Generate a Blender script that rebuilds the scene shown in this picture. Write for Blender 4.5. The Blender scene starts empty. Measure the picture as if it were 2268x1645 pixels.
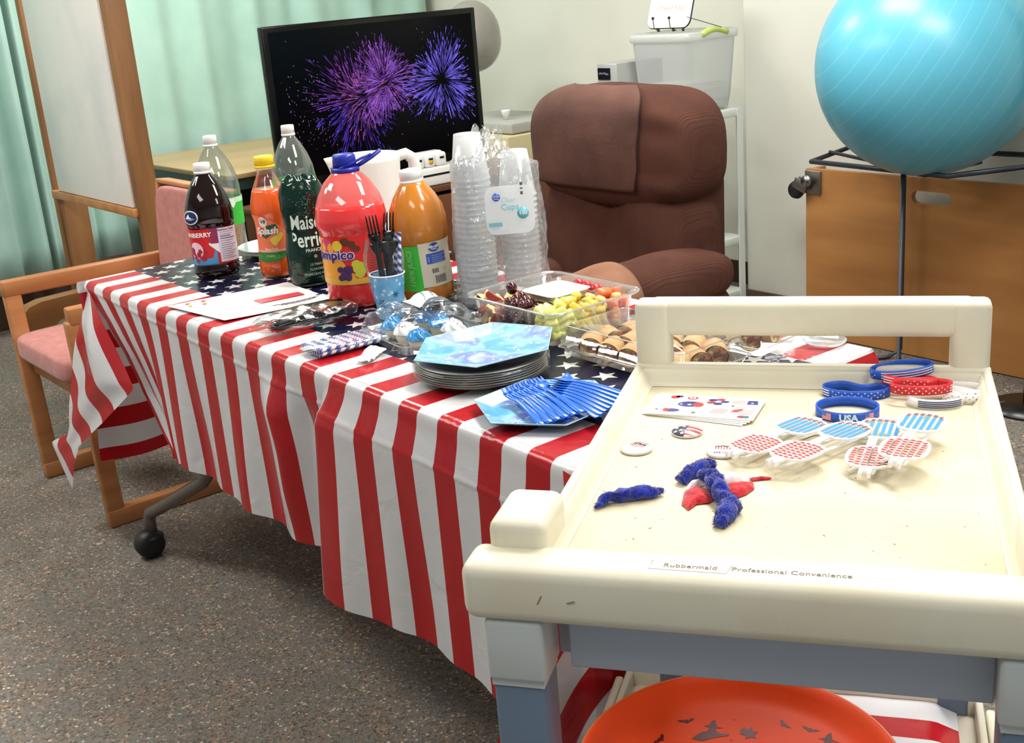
import bpy, bmesh, math, random
from mathutils import Vector, Matrix, noise
random.seed(7)
PI=math.pi; S=bpy.context.scene; COL=S.collection
# ---------- camera, world, lights, exposure ----------
CAMP=Vector((2.93588,-0.96286,1.358))
FW=Vector((-0.75362689,0.5804339,-0.30845257)); RT=Vector((0.62816197,0.77416718,-0.07795971)); UPV=Vector((-0.1935434,0.25251071,0.94803971))
cd=bpy.data.cameras.new('camera'); cam=bpy.data.objects.new('camera',cd); COL.objects.link(cam); S.camera=cam
cd.sensor_width=36; cd.sensor_fit='HORIZONTAL'; cd.lens=2642/2268*36; cd.clip_start=.05
M=Matrix((RT,UPV,-FW)).transposed().to_4x4(); M.translation=CAMP; cam.matrix_world=M
S.view_settings.view_transform='Standard'; S.view_settings.look='None'; S.view_settings.exposure=0.12; S.view_settings.gamma=1
S.view_settings.use_curve_mapping=False
try: S.cycles.transparent_max_bounces=32; S.cycles.max_bounces=10
except Exception: pass
w=bpy.data.worlds.new('world'); S.world=w; w.use_nodes=True
w.node_tree.nodes['Background'].inputs[0].default_value=(1,.98,.94,1); w.node_tree.nodes['Background'].inputs[1].default_value=.25
ZC=2.62
LIGHTS=[(-1.7,1.2),(-.2,-.9),(.6,1.35),(2.0,.9),(2.2,-1.3),(3.6,.2),(-1.5,-1.2)]
for i,(x,y) in enumerate(LIGHTS):
    l=bpy.data.lights.new('ceiling_light','AREA'); l.shape='RECTANGLE'; l.size=1.1; l.size_y=.5; l.energy=[38,24,36,38,9,12,24][i]; l.color=(1,.98,.95)
    o=bpy.data.objects.new('ceiling_light',l); COL.objects.link(o); o.location=(x,y,ZC-.03)
    o['label']='fluorescent ceiling light'; o['category']='light'; o['group']='ceiling lights'
# ---------- helpers ----------
def lin(c): return tuple(((v/255)/12.92 if v/255<=.04045 else ((v/255+.055)/1.055)**2.4) for v in c)
def rgba(c): return (*lin(c),1)
class X:
    "tiny node-math wrapper"
    def __init__(s,nt,sock): s.nt=nt; s.s=sock
    def _m(s,op,*a):
        n=s.nt.nodes.new('ShaderNodeMath'); n.operation=op
        for i,v in enumerate((s,)+a):
            if isinstance(v,X): s.nt.links.new(v.s,n.inputs[i])
            else: n.inputs[i].default_value=v
        return X(s.nt,n.outputs[0])
    def __add__(s,o): return s._m('ADD',o)
    def __radd__(s,o): return s._m('ADD',o)
    def __sub__(s,o): return s._m('SUBTRACT',o)
    def __mul__(s,o): return s._m('MULTIPLY',o)
    def __rmul__(s,o): return s._m('MULTIPLY',o)
    def __truediv__(s,o): return s._m('DIVIDE',o)
    def lt(s,o): return s._m('LESS_THAN',o)
    def gt(s,o): return s._m('GREATER_THAN',o)
    def fl(s): return s._m('FLOOR')
    def fr(s): return s._m('FRACT')
    def ab(s): return s._m('ABSOLUTE')
    def sin(s): return s._m('SINE')
    def cos(s): return s._m('COSINE')
    def sq(s): return s._m('SQRT')
    def at2(s,o): return s._m('ARCTAN2',o)
    def mod(s,o): return s._m('FLOORED_MODULO',o)
MATS={}
def mat(name,col=(200,200,200),rough=.5,metal=0,bump=None,coat=0,sub=0,noise_=None,emit=0,spec=.5,fn=None,sheen=0,alpha=None):
    """bump=(scale,strength[,dist]) ; noise_=(scale,colour2,lo,hi[,stretch])"""
    if name in MATS: return MATS[name]
    m=bpy.data.materials.new(name); m.use_nodes=True; nt=m.node_tree; b=nt.nodes['Principled BSDF']
    b.inputs['Base Color'].default_value=rgba(col); b.inputs['Roughness'].default_value=rough; b.inputs['Metallic'].default_value=metal
    b.inputs['Specular IOR Level'].default_value=spec; b.inputs['Coat Weight'].default_value=coat; b.inputs['Coat Roughness'].default_value=.08
    if sub: b.inputs['Subsurface Weight'].default_value=sub; b.inputs['Subsurface Radius'].default_value=(.02,.015,.01); b.inputs['Subsurface Scale'].default_value=.5
    if sheen: b.inputs['Sheen Weight'].default_value=sheen
    tc=nt.nodes.new('ShaderNodeTexCoord')
    def nz(scale,stretch=(1,1,1),detail=4):
        mp=nt.nodes.new('ShaderNodeMapping'); mp.inputs['Scale'].default_value=stretch; nt.links.new(tc.outputs['Object'],mp.inputs[0])
        n=nt.nodes.new('ShaderNodeTexNoise'); n.inputs['Scale'].default_value=scale; n.inputs['Detail'].default_value=detail; nt.links.new(mp.outputs[0],n.inputs['Vector']); return n
    if noise_:
        st=noise_[4] if len(noise_)>4 else (1,1,1)
        n=nz(noise_[0],st); r=nt.nodes.new('ShaderNodeMapRange'); r.inputs[1].default_value=noise_[2]; r.inputs[2].default_value=noise_[3]; nt.links.new(n.outputs['Fac'],r.inputs[0])
        mx=nt.nodes.new('ShaderNodeMix'); mx.data_type='RGBA'; mx.inputs[6].default_value=rgba(col); mx.inputs[7].default_value=rgba(noise_[1]); nt.links.new(r.outputs[0],mx.inputs[0]); nt.links.new(mx.outputs[2],b.inputs['Base Color'])
    if bump:
        n=nz(bump[0],bump[3] if len(bump)>3 else (1,1,1)); bp=nt.nodes.new('ShaderNodeBump'); bp.inputs['Strength'].default_value=bump[1]; bp.inputs['Distance'].default_value=bump[2] if len(bump)>2 else .002
        nt.links.new(n.outputs['Fac'],bp.inputs['Height']); nt.links.new(bp.outputs[0],b.inputs['Normal'])
    if emit: b.inputs['Emission Color'].default_value=rgba(col); b.inputs['Emission Strength'].default_value=emit
    if fn: fn(nt,b,tc)
    MATS[name]=m; return m
def mixc(nt,fac,a,b):
    mx=nt.nodes.new('ShaderNodeMix'); mx.data_type='RGBA'
    if isinstance(fac,X): nt.links.new(fac.s,mx.inputs[0])
    else: mx.inputs[0].default_value=fac
    for i,c in ((6,a),(7,b)):
        if isinstance(c,tuple): mx.inputs[i].default_value=rgba(c)
        else: nt.links.new(c,mx.inputs[i])
    return mx.outputs[2]
def clearmat(name,tint=(250,252,252),body=.06,gl=.09,rough=.06,bump=None,bodycol=(235,238,240)):
    if name in MATS: return MATS[name]
    m=bpy.data.materials.new(name); m.use_nodes=True; nt=m.node_tree; nt.nodes.clear()
    out=nt.nodes.new('ShaderNodeOutputMaterial'); tr=nt.nodes.new('ShaderNodeBsdfTransparent'); tr.inputs[0].default_value=rgba(tint)
    g=nt.nodes.new('ShaderNodeBsdfGlossy'); g.inputs['Roughness'].default_value=rough; g.inputs['Color'].default_value=(1,1,1,1)
    d=nt.nodes.new('ShaderNodeBsdfDiffuse'); d.inputs[0].default_value=rgba(bodycol)
    tl=nt.nodes.new('ShaderNodeBsdfTranslucent'); tl.inputs[0].default_value=rgba(bodycol)
    ad=nt.nodes.new('ShaderNodeMixShader'); nt.links.new(d.outputs[0],ad.inputs[1]); nt.links.new(tl.outputs[0],ad.inputs[2])
    m1=nt.nodes.new('ShaderNodeMixShader'); m1.inputs[0].default_value=body; nt.links.new(tr.outputs[0],m1.inputs[1]); nt.links.new(ad.outputs[0],m1.inputs[2])
    f=nt.nodes.new('ShaderNodeLayerWeight'); f.inputs[0].default_value=.18
    mr=nt.nodes.new('ShaderNodeMapRange'); mr.inputs[3].default_value=gl; mr.inputs[4].default_value=min(1,gl+.5); nt.links.new(f.outputs['Fresnel'],mr.inputs[0])
    m2=nt.nodes.new('ShaderNodeMixShader'); nt.links.new(mr.outputs[0],m2.inputs[0]); nt.links.new(m1.outputs[0],m2.inputs[1]); nt.links.new(g.outputs[0],m2.inputs[2]); nt.links.new(m2.outputs[0],out.inputs[0])
    if bump:
        tc=nt.nodes.new('ShaderNodeTexCoord'); n=nt.nodes.new('ShaderNodeTexNoise'); n.inputs['Scale'].default_value=bump[0]; n.inputs['Detail'].default_value=5; nt.links.new(tc.outputs['Object'],n.inputs['Vector'])
        bp=nt.nodes.new('ShaderNodeBump'); bp.inputs['Strength'].default_value=bump[1]; bp.inputs['Distance'].default_value=bump[2]; nt.links.new(n.outputs[0],bp.inputs['Height']); nt.links.new(bp.outputs[0],g.inputs['Normal']); nt.links.new(bp.outputs[0],f.inputs['Normal'])
    MATS[name]=m; return m
class MB:
    def __init__(s): s.bm=bmesh.new()
    def add(s,verts,faces,mtx=None,smooth=False):
        vs=[s.bm.verts.new((mtx@Vector(v)) if mtx else v) for v in verts]
        for f in faces:
            try: fc=s.bm.faces.new([vs[i] for i in f]); fc.smooth=smooth
            except ValueError: pass
        return vs
    def box(s,c,size,bev=0,seg=2,mtx=None,rot=None,smooth=None):
        b=bmesh.new(); bmesh.ops.create_cube(b,size=1); bmesh.ops.scale(b,vec=size,verts=b.verts)
        if bev: bmesh.ops.bevel(b,geom=b.edges[:],offset=bev,segments=seg,profile=.5,affect='EDGES')
        T=Matrix.Translation(c)@(rot.to_4x4() if rot else Matrix())
        if mtx: T=mtx@T
        bmesh.ops.transform(b,matrix=T,verts=b.verts)
        b.verts.index_update(); s.add([v.co.copy() for v in b.verts],[[v.index for v in f.verts] for f in b.faces],smooth=bool(bev) if smooth is None else smooth); b.free(); return s
    def lathe(s,prof,n=32,mtx=None,p=2,squash=(1,1),cap=True,smooth=True,fn=None):
        vs=[];fs=[]
        for (r,z) in prof:
            for i in range(n):
                a=2*PI*i/n; ca,sa=math.cos(a),math.sin(a)
                k=1 if p==2 else (abs(ca)**p+abs(sa)**p)**(-1/p)
                rr=r*k
                if fn: rr=rr*fn(a,z)
                vs.append((rr*ca*squash[0],rr*sa*squash[1],z))
        m=len(prof)
        for j in range(m-1):
            for i in range(n):
                k=(i+1)%n; fs.append((j*n+i,j*n+k,(j+1)*n+k,(j+1)*n+i))
        if cap:
            if prof[0][0]>1e-6: fs.append(tuple(reversed(range(n))))
            if prof[-1][0]>1e-6: fs.append(tuple((m-1)*n+i for i in range(n)))
        s.add(vs,fs,mtx,smooth); return s
    def tube(s,pts,r,n=8,cap=True,mtx=None,closed=False,flat=None):
        pts=[Vector(p) for p in pts]; N=len(pts); rs=r if isinstance(r,(list,tuple)) else [r]*N
        vs=[];fs=[]; up=None
        for i,p in enumerate(pts):
            a=pts[(i-1)%N] if (i>0 or closed) else p; b=pts[(i+1)%N] if (i<N-1 or closed) else p
            t=(b-a).normalized()
            if up is None: up=Vector((0,0,1)) if abs(t.z)<.9 else Vector((1,0,0))
            x=t.cross(up).normalized(); y=x.cross(t).normalized(); up=y
            for k in range(n):
                q=2*PI*(k+.5)/n; fx,fy=(flat or (1,1)); vs.append(p+(x*math.cos(q)*fx+y*math.sin(q)*fy)*rs[i])
        R=N if closed else N-1
        for i in range(R):
            for k in range(n):
                a=i*n+k;b=i*n+(k+1)%n;c=((i+1)%N)*n+(k+1)%n;d=((i+1)%N)*n+k; fs.append((a,b,c,d))
        if cap and not closed: fs.append(tuple(reversed(range(n)))); fs.append(tuple((N-1)*n+k for k in range(n)))
        s.add(vs,fs,mtx,True); return s
    def prism(s,out,z0,z1,mtx=None,smooth=False):
        n=len(out); vs=[(x,y,z0) for x,y in out]+[(x,y,z1) for x,y in out]
        fs=[tuple(reversed(range(n))),tuple(range(n,2*n))]+[(i,(i+1)%n,n+(i+1)%n,n+i) for i in range(n)]
        s.add(vs,fs,mtx,smooth); return s
    def grid(s,f,nu,nv,mtx=None,smooth=True,uv=None,closed=False):
        vs=[];fs=[];uvs=[]
        for j in range(nv+1):
            for i in range(nu+1):
                q=f(i/nu,j/nv); vs.append(q)
                if uv: uvs.append(uv(i/nu,j/nv))
        for j in range(nv):
            for i in range(nu):
                a=j*(nu+1)+i; fs.append((a,a+1,a+nu+2,a+nu+1))
        V=s.add(vs,fs,mtx,smooth)
        if uv:
            L=s.bm.loops.layers.uv.verify(); d={v:uvs[i] for i,v in enumerate(V)}
            for v in V:
                for l in v.link_loops: l[L].uv=d[v]
        return s
    def ball(s,c,r,n=12,m=8,mtx=None):
        prof=[(math.sin(PI*j/m),-math.cos(PI*j/m)) for j in range(m+1)]
        rr=r if isinstance(r,(tuple,list)) else (r,r,r)
        T=(mtx or Matrix())@Matrix.Translation(c)@Matrix.Diagonal((*rr,1)); s.lathe([(max(a,1e-5),b) for a,b in prof],n,T,cap=False); return s
    def mesh(s,name,mt):
        bmesh.ops.remove_doubles(s.bm,verts=s.bm.verts,dist=1e-6)
        me=bpy.data.meshes.new(name); s.bm.to_mesh(me); s.bm.free()
        if mt: me.materials.append(mt)
        return me
def setp(o,label=None,cat=None,group=None,kind=None):
    if label:o['label']=label
    if cat:o['category']=cat
    if group:o['group']=group
    if kind:o['kind']=kind
    return o
def thing(name,label,cat,loc=(0,0,0),rz=0,group=None,rot=None):
    o=bpy.data.objects.new(name,None); COL.objects.link(o); o.location=loc; o.rotation_euler=rot or (0,0,rz); o.empty_display_size=.05
    return setp(o,label,cat,group)
def part(name,mb,mt,parent=None,label=None,kind=None,loc=None,rot=None):
    me=mb.mesh(name,mt) if isinstance(mb,MB) else mb
    if not isinstance(mb,MB) and mt and not me.materials: me.materials.append(mt)
    o=bpy.data.objects.new(name,me); COL.objects.link(o)
    if parent: o.parent=parent
    if loc: o.location=loc
    if rot: o.rotation_euler=rot
    return setp(o,label,kind=kind)
def solo(name,mb,mt,label,cat,group=None,loc=None,rot=None,kind=None):
    return setp(part(name,mb,mt,loc=loc,rot=rot),label,cat,group,kind)
def struct(name,mb,mt): return setp(part(name,mb,mt),kind='structure')
def dup(o,loc=None,rot=None,label=None,parent=None,group=None):
    c=o.copy(); COL.objects.link(c)
    if parent: c.parent=parent
    if loc is not None: c.location=loc
    if rot is not None: c.rotation_euler=rot
    if label: c['label']=label
    if group: c['group']=group
    for ch in list(o.children):
        k=ch.copy(); COL.objects.link(k); k.parent=c
        for g in list(ch.children):
            d=g.copy(); COL.objects.link(d); d.parent=k
    return c
TXT={}
def text(s,size=1,ext=0,align='CENTER',bold=0,shear=0,res=2):
    key=(s,align,bold,shear,ext/size if size else 0)
    cu=bpy.data.curves.new('t','FONT'); cu.body=s; cu.size=size; cu.align_x=align; cu.align_y='CENTER'; cu.extrude=ext; cu.offset=bold*size; cu.shear=shear; cu.resolution_u=res
    o=bpy.data.objects.new('t',cu); COL.objects.link(o); dg=bpy.context.evaluated_depsgraph_get(); me=bpy.data.meshes.new_from_object(o.evaluated_get(dg))
    bpy.data.objects.remove(o); bpy.data.curves.remove(cu); return me
def textmb(s,size,fn=None,mtx=None,**k):
    me=text(s,size,**k); mb=MB(); vs=[tuple(v.co) for v in me.vertices]
    if fn: vs=[fn(*v) for v in vs]
    mb.add(vs,[tuple(p.vertices) for p in me.polygons],mtx); bpy.data.meshes.remove(me); return mb
def starpts(R,r=.4,a0=PI/2): return [((R if i%2==0 else R*r)*math.cos(a0+i*PI/5),(R if i%2==0 else R*r)*math.sin(a0+i*PI/5)) for i in range(10)]
def star_field(nt,s,t,pw,ph,R,r=.4):
    row=(t/ph).fl(); y=((t/ph).fr()-.5)*ph; sh=row.mod(2.0)*(pw/2); x=(((s+sh)/pw).fr()-.5)*pw
    th=x.at2(y); beta=PI/5
    a=((th+beta).mod(2*beta)-beta).ab()
    p2y=r*R*math.sin(beta); p2x=r*R*math.cos(beta)
    rho=(a.cos()*p2y+a.sin()*(R-p2x)); rho=X(nt,rho._m('MULTIPLY',1/(R*p2y)).s)
    d=(x*x+y*y).sq()
    return (d*rho).lt(1.0)
def sep(nt,tc,which='UV'):
    n=nt.nodes.new('ShaderNodeSeparateXYZ'); nt.links.new(tc.outputs[which],n.inputs[0]); return X(nt,n.outputs[0]),X(nt,n.outputs[1]),X(nt,n.outputs[2])
ORD=['topmost','second','third','fourth','fifth','sixth','seventh','eighth','ninth','tenth','eleventh','twelfth','thirteenth','fourteenth','fifteenth','sixteenth','seventeenth','eighteenth','nineteenth','twentieth','twenty-first','twenty-second','twenty-third']
def squiggle(mb,x0,x1,y,z,amp,r=.0004,f=None,n=26,ph=0):
    pts=[(lerp(x0,x1,k/n),y+amp*math.sin(k*2.1+ph)*(1 if (k+int(ph))%4 else .2),z) for k in range(n+1)]
    if f: pts=[f(*p) for p in pts]
    mb.tube(pts,r,4)
def lerp(a,b,t): return a+(b-a)*t
def sm(x,a,b):
    t=max(0,min(1,(x-a)/(b-a))); return t*t*(3-2*t)
def interp(tab,x):
    if x<=tab[0][0]: return tab[0][1]
    for (a,b),(c,d) in zip(tab,tab[1:]):
        if x<=c: return b+(d-b)*(x-a)/(c-a)
    return tab[-1][1]
# ---------- common materials ----------
WOOD=mat('oak wood',(152,106,62),.5,noise_=(14,(118,78,42),.35,.7,(1,1,.12)),bump=(60,.2,.001))
WOODH=mat('oak wood horizontal',(196,134,76),.42,noise_=(14,(164,104,56),.35,.7,(1,.12,1)),bump=(60,.2,.001))
WHITEP=mat('white plastic',(244,243,240),.35)
BLACKP=mat('black plastic',(14,14,15),.3)
CREAM=mat('cream cart plastic',(228,223,203),.42,noise_=(7,(220,211,184),.45,.75),bump=(220,.25,.0006))
CLEAR=clearmat('clear plastic',body=.05,gl=.1)
CLEARC=clearmat('crinkled clear film',body=.05,gl=.16,rough=.12,bump=(45,1.0,.006))
METAL=mat('brushed metal',(150,148,145),.35,1)
# ---------- room ----------
def carpet(nt,b,tc):
    v=nt.nodes.new('ShaderNodeTexVoronoi'); v.inputs['Scale'].default_value=210; nt.links.new(tc.outputs['Object'],v.inputs['Vector'])
    r=nt.nodes.new('ShaderNodeValToRGB'); nt.links.new(v.outputs['Color'],r.inputs[0])
    cr=r.color_ramp; cols=[(0,(68,62,58)),(.3,(110,101,90)),(.5,(138,127,112)),(.68,(114,120,118)),(.8,(156,118,98)),(.93,(214,204,182)),(1,(232,222,200))]
    while len(cr.elements)<len(cols): cr.elements.new(.5)
    for e,(p,c) in zip(cr.elements,cols): e.position=p; e.color=rgba(c)
    n=nt.nodes.new('ShaderNodeTexNoise'); n.inputs['Scale'].default_value=9; n.inputs['Detail'].default_value=5; nt.links.new(tc.outputs['Object'],n.inputs['Vector'])
    mr=nt.nodes.new('ShaderNodeMapRange'); mr.inputs[1].default_value=.35; mr.inputs[2].default_value=.7; nt.links.new(n.outputs[0],mr.inputs[0])
    a=mixc(nt,X(nt,mr.outputs[0])*.45,r.outputs[0],(112,116,114)); nt.links.new(a,b.inputs['Base Color'])
    bp=nt.nodes.new('ShaderNodeBump'); bp.inputs['Strength'].default_value=.7; bp.inputs['Distance'].default_value=.004; nt.links.new(v.outputs['Distance'],bp.inputs['Height']); nt.links.new(bp.outputs[0],b.inputs['Normal'])
CARPET=mat('flecked carpet',rough=.95,fn=carpet,spec=.1)
PAINT=mat('painted wall',(222,222,210),.85,bump=(120,.25,.001),noise_=(3,(216,216,203),.4,.7)); BOUNCE=mat('bluish bounce wall',(196,206,218),.85,bump=(120,.25,.001))  # second paint: bluish tint added on unseen walls to cool the bounce light
CEIL=mat('ceiling tile',(235,232,222),.9,bump=(80,.5,.002))
U0,U1,V0,V1=-2.82,4.6,-3.4,3.06
m=MB(); m.box(((U0+U1)/2,(V0+V1)/2,-.05),(U1-U0+.2,V1-V0+.2,.1)); struct('floor',m,CARPET)
m=MB(); m.box(((U0+U1)/2,(V0+V1)/2,ZC+.05),(U1-U0+.2,V1-V0+.2,.1)); struct('ceiling',m,CEIL)
m=MB(); m.box((U0-.05,(V0+V1)/2,ZC/2),(.1,V1-V0+.2,ZC)); struct('wall_back',m,PAINT)
m=MB(); m.box((U1+.05,(V0+V1)/2,ZC/2),(.1,V1-V0+.2,ZC)); struct('wall_front',m,BOUNCE)
m=MB(); m.box(((U0+U1)/2,V0-.05,ZC/2),(U1-U0,.1,ZC)); struct('wall_left',m,BOUNCE)
m=MB(); m.box(((U0+U1)/2,V1+.05,ZC/2),(U1-U0,.1,ZC)); m.box((( -.20+U1)/2,2.88,ZC/2),(U1+.20,.36,ZC),bev=.004); struct('wall_right',m,PAINT)
BROWNB=mat('brown vinyl baseboard',(74,56,42),.5)
m=MB(); m.box(((-.2+U1)/2,2.694,.05),(U1+.2,.012,.1),bev=.003); m.box((( U0-.2)/2,V1-.006,.05),(-.2-U0,.012,.1)); struct('baseboard_right',m,BROWNB)
m=MB(); m.box((U0+.006,(V0+V1)/2,.08),(.012,V1-V0,.16),bev=.003); struct('baseboard_back',m,BROWNB)
# ceiling light fixtures
DIFF=mat('light diffuser',(255,250,240),.6,emit=3)
for i,(x,y) in enumerate(LIGHTS):
    t=thing('ceiling_fixture','fluorescent panel fixture in the ceiling','light fixture',(x,y,ZC),group='ceiling fixtures')
    m=MB(); m.box((0,0,-.008),(1.2,.6,.016),bev=.003); part('frame',m,WHITEP,t); m=MB(); m.box((0,0,-.0185),(1.12,.52,.004)); part('diffuser',m,DIFF,t)
# curtains
CUR=mat('pale green curtain',(172,208,196),.8,noise_=(5,(160,198,186),.4,.7),bump=(300,.15,.0006),sheen=.2)
def curtain(label,v0,v1,z0,z1,U,seed,amp,nf):
    rnd=random.Random(seed); ph=[rnd.uniform(0,6.28) for _ in range(5)]
    def f(a,b):
        v=lerp(v0,v1,a); z=lerp(z0,z1,b); am=amp*(1-.25*b)
        q=a*nf*2*PI; d=am*(math.sin(q+ph[0]+.5*math.sin(q*.37+ph[1]))+.45*math.sin(q*1.9+ph[2]+b*.8)+.3*math.sin(q*.31+ph[3]))
        return (U+d+.012*math.sin(a*9+ph[4])*(1-b), v+.01*math.sin(q*1.3+ph[2])*(1-b), z+.012*math.sin(a*nf*1.1+ph[1])*(1-b)*(1-b))
    m=MB(); m.grid(f,260,16); ob=solo('curtain',m,CUR,label,'curtain',group='pale green curtains')
    md=ob.modifiers.new('s','SOLIDIFY'); md.thickness=.003
curtain('pale green curtain left of the whiteboard, hem highest off the floor',-.5,.70,.255,ZC-.1,-2.60,3,.035,7)
curtain('pale green curtain panel seen beside the left whiteboard post',.64,1.12,.26,ZC-.1,-2.66,5,.03,3)
curtain('wide pale green curtain behind the television',1.10,2.99,.27,ZC-.1,-2.70,9,.022,6)
m=MB(); m.box((-2.68,1.25,ZC-.09),(.03,3.6,.04),bev=.01); solo('curtain_track',m,WHITEP,'white curtain track on the wall above the curtains','curtain track')
# whiteboard on wooden stand (leaning posts in the plane U=-1.75)
t=thing('whiteboard','whiteboard in a wooden A-frame stand beside the pink chair','whiteboard',(-1.76,.65,0))
for nm,x0,x1,y1 in (('post',-.472,-.43,.075),('post',.436,.480,.08)):
    m=MB(); m.box(((x0+x1)/2,y1/2,1.0),(x1-x0,y1,2.0),bev=.004); part(nm,m,WOOD,t)
WB=mat('whiteboard surface',(244,240,234),.28,noise_=(2.2,(222,223,221),.5,.7))
m=MB(); m.box((.045,-.002,1.29),(.79,.016,1.20),bev=.002); part('board',m,WB,t)
m=MB(); m.box((.02,-.006,.672),(.88,.028,.032),bev=.004); part('bottom_rail',m,WOODH,t)
m=MB(); m.box((-.40,.055,.33),(.035,.10,.66),bev=.003,rot=Matrix.Rotation(.04,3,'Y')); part('inner_leg',m,WOOD,t)
for x in(-.45,.458):
    m=MB(); m.box((x,.16,.02),(.05,.34,.04),bev=.004); part('foot',m,WOOD,t)
# light table at the back
t=thing('long_table','long light wood table against the green curtain','table',(-2.02,1.55,0))
LTOP=mat('light laminate',(172,146,100),.4,noise_=(6,(156,130,88),.4,.7,(1,.2,1)))
m=MB(); m.box((0,0,.712),(1.06,.90,.022),bev=.004); part('tabletop',m,LTOP,t)
DKG=mat('dark green metal',(36,58,52),.4)
m=MB(); m.box((0,-.42,.68),(1.02,.03,.05)); m.box((.5,0,.68),(.03,.86,.05)); m.box((-.5,0,.68),(.03,.86,.05)); part('apron',m,DKG,t)
for sx in(-1,1):
    for sy in (-1,1): m=MB(); m.box((sx*.48,sy*.4,.345),(.035,.035,.69),bev=.004); part('leg',m,DKG,t)
m=MB(); m.box((0,0,.355),(.1,.7,.5),bev=.01); part('under_panel',m,mat('dark panel',(14,16,16),.6),t)  # near-black block under the middle of the tabletop
# television cabinet and television
t=thing('television_cabinet','low brown wood cabinet under the television','cabinet',(-1.25,1.78,0))
CAB=mat('brown veneer',(108,62,36),.4,noise_=(9,(84,46,26),.4,.7,(1,.15,1)))
m=MB(); m.box((0,0,.588),(.40,1.34,.024),bev=.004); part('top',m,CAB,t)
m=MB(); m.box((0,-.64,.288),(.37,.022,.576)); m.box((0,.64,.288),(.37,.022,.576)); m.box((-.175,0,.288),(.018,1.26,.576)); m.box((0,0,.03),(.37,1.26,.03)); part('carcass',m,CAB,t)
for sy in(-1,1):
    m=MB(); m.box((.185,sy*.315,.30),(.018,.615,.52),bev=.004); d=part('door',m,CAB,t); m=MB(); m.ball((.205,sy*.05,.32),.012); part('knob',m,METAL,d)
TV=thing('television','large black flat television showing purple fireworks','television',(-1.22,1.70,.60))
TVW,TVB,TVT=1.0,.062,.676
GB=mat('glossy black bezel',(8,8,9),.2,spec=.3)
m=MB(); m.box((-.02,0,(TVB+TVT)/2),(.035,TVW,TVT-TVB),bev=.006,rot=None); part('casing',m,GB,TV)
SCR=mat('dark screen',(3,2,6),.22,spec=.12)
m=MB(); m.box((-.0015,0,(TVB+TVT)/2+.008),(.002,TVW-.05,TVT-TVB-.06)); part('screen',m,SCR,TV)
m=MB(); m.box((-.05,0,.06),(.04,.12,.12),bev=.01); m.box((-.03,-.05,.008),(.12,.30,.016),bev=.006); part('stand',m,GB,TV)
def firem():
    m=bpy.data.materials.new('firework glow'); m.use_nodes=True; nt=m.node_tree; nt.nodes.clear(); o=nt.nodes.new('ShaderNodeOutputMaterial'); e=nt.nodes.new('ShaderNodeEmission'); a=nt.nodes.new('ShaderNodeVertexColor'); a.layer_name='Col'; nt.links.new(a.outputs[0],e.inputs[0]); e.inputs[1].default_value=1.0; nt.links.new(e.outputs[0],o.inputs[0]); return m
def fireworks():
    rnd=random.Random(4); vs=[];fs=[];cs=[]
    def streak(y,z,a,r0,r1,w,c0,c1,dx):
        ca,sa=math.cos(a),math.sin(a); n=len(vs)
        for (r,ww,c) in ((r0,w*.3,c0),(lerp(r0,r1,.75),w,c1),(r1,w*.25,c1)):
            vs.append((dx,y+ca*r-sa*ww,z+sa*r+ca*ww)); vs.append((dx,y+ca*r+sa*ww,z+sa*r-ca*ww)); cs.extend([c,c])
        fs.append((n,n+1,n+3,n+2)); fs.append((n+2,n+3,n+5,n+4))
    L=[(-.12,.375,.285,(80,30,110),(120,66,180),560),(-.09,.375,.17,(120,50,110),(150,80,150),420),(.01,.43,.20,(104,44,118),(150,88,186),700),(.02,.42,.19,(84,34,130),(130,86,200),300),(.295,.405,.215,(72,56,178),(118,104,232),800)]
    for bi,(y,z,R,c0,c1,n) in enumerate(L):
        for i in range(n):
            a=rnd.uniform(0,2*PI); k=rnd.random(); 
            rmax=R*(1+.18*math.sin(a*3+bi)+.1*(a>PI))*(.72+.28*rnd.random()); r0=rmax*rnd.uniform(.12,.85); ln=rnd.uniform(.05,.5)*(rmax-r0)+.006
            br=rnd.uniform(.35,1.15)
            c=lin([min(255,v*br) for v in (c0 if k<.5 else c1)]); d=lin([min(255,v*br*1.05) for v in c1])
            if bi==0 and math.sin(a)<-.2: c=lin((30,16,100)); d=lin([v*br for v in (92,66,200)])
            r1=min(rmax,r0+ln)
            yy=y+math.cos(a)*r1; zz=z+math.sin(a)*r1
            if abs(yy)>.468 or zz>.635 or zz<.145: continue
            streak(y,z,a,r0,r1,rnd.uniform(.0008,.0019),(*c,1),(*d,1),.0006+bi*.0004+k*.0003)
    for i in range(150):
        y=rnd.uniform(-.46,.46); z=rnd.uniform(.16,.62); 
        if rnd.random()<.6: y=rnd.uniform(-.43,-.25); z=rnd.uniform(.2,.5)
        c=(*lin([v*rnd.uniform(.4,1) for v in (200,180,215)]),1); streak(y,z,PI/2+rnd.uniform(-.6,.6),0,rnd.uniform(.003,.009),.0011,c,c,.0022)
    me=bpy.data.meshes.new('fireworks'); me.from_pydata(vs,[],fs); ca_=me.color_attributes.new('Col','FLOAT_COLOR','POINT')
    for i,c in enumerate(cs): ca_.data[i].color=c
    me.materials.append(firem()); return me
part('firework_picture',fireworks(),None,TV)
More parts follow.
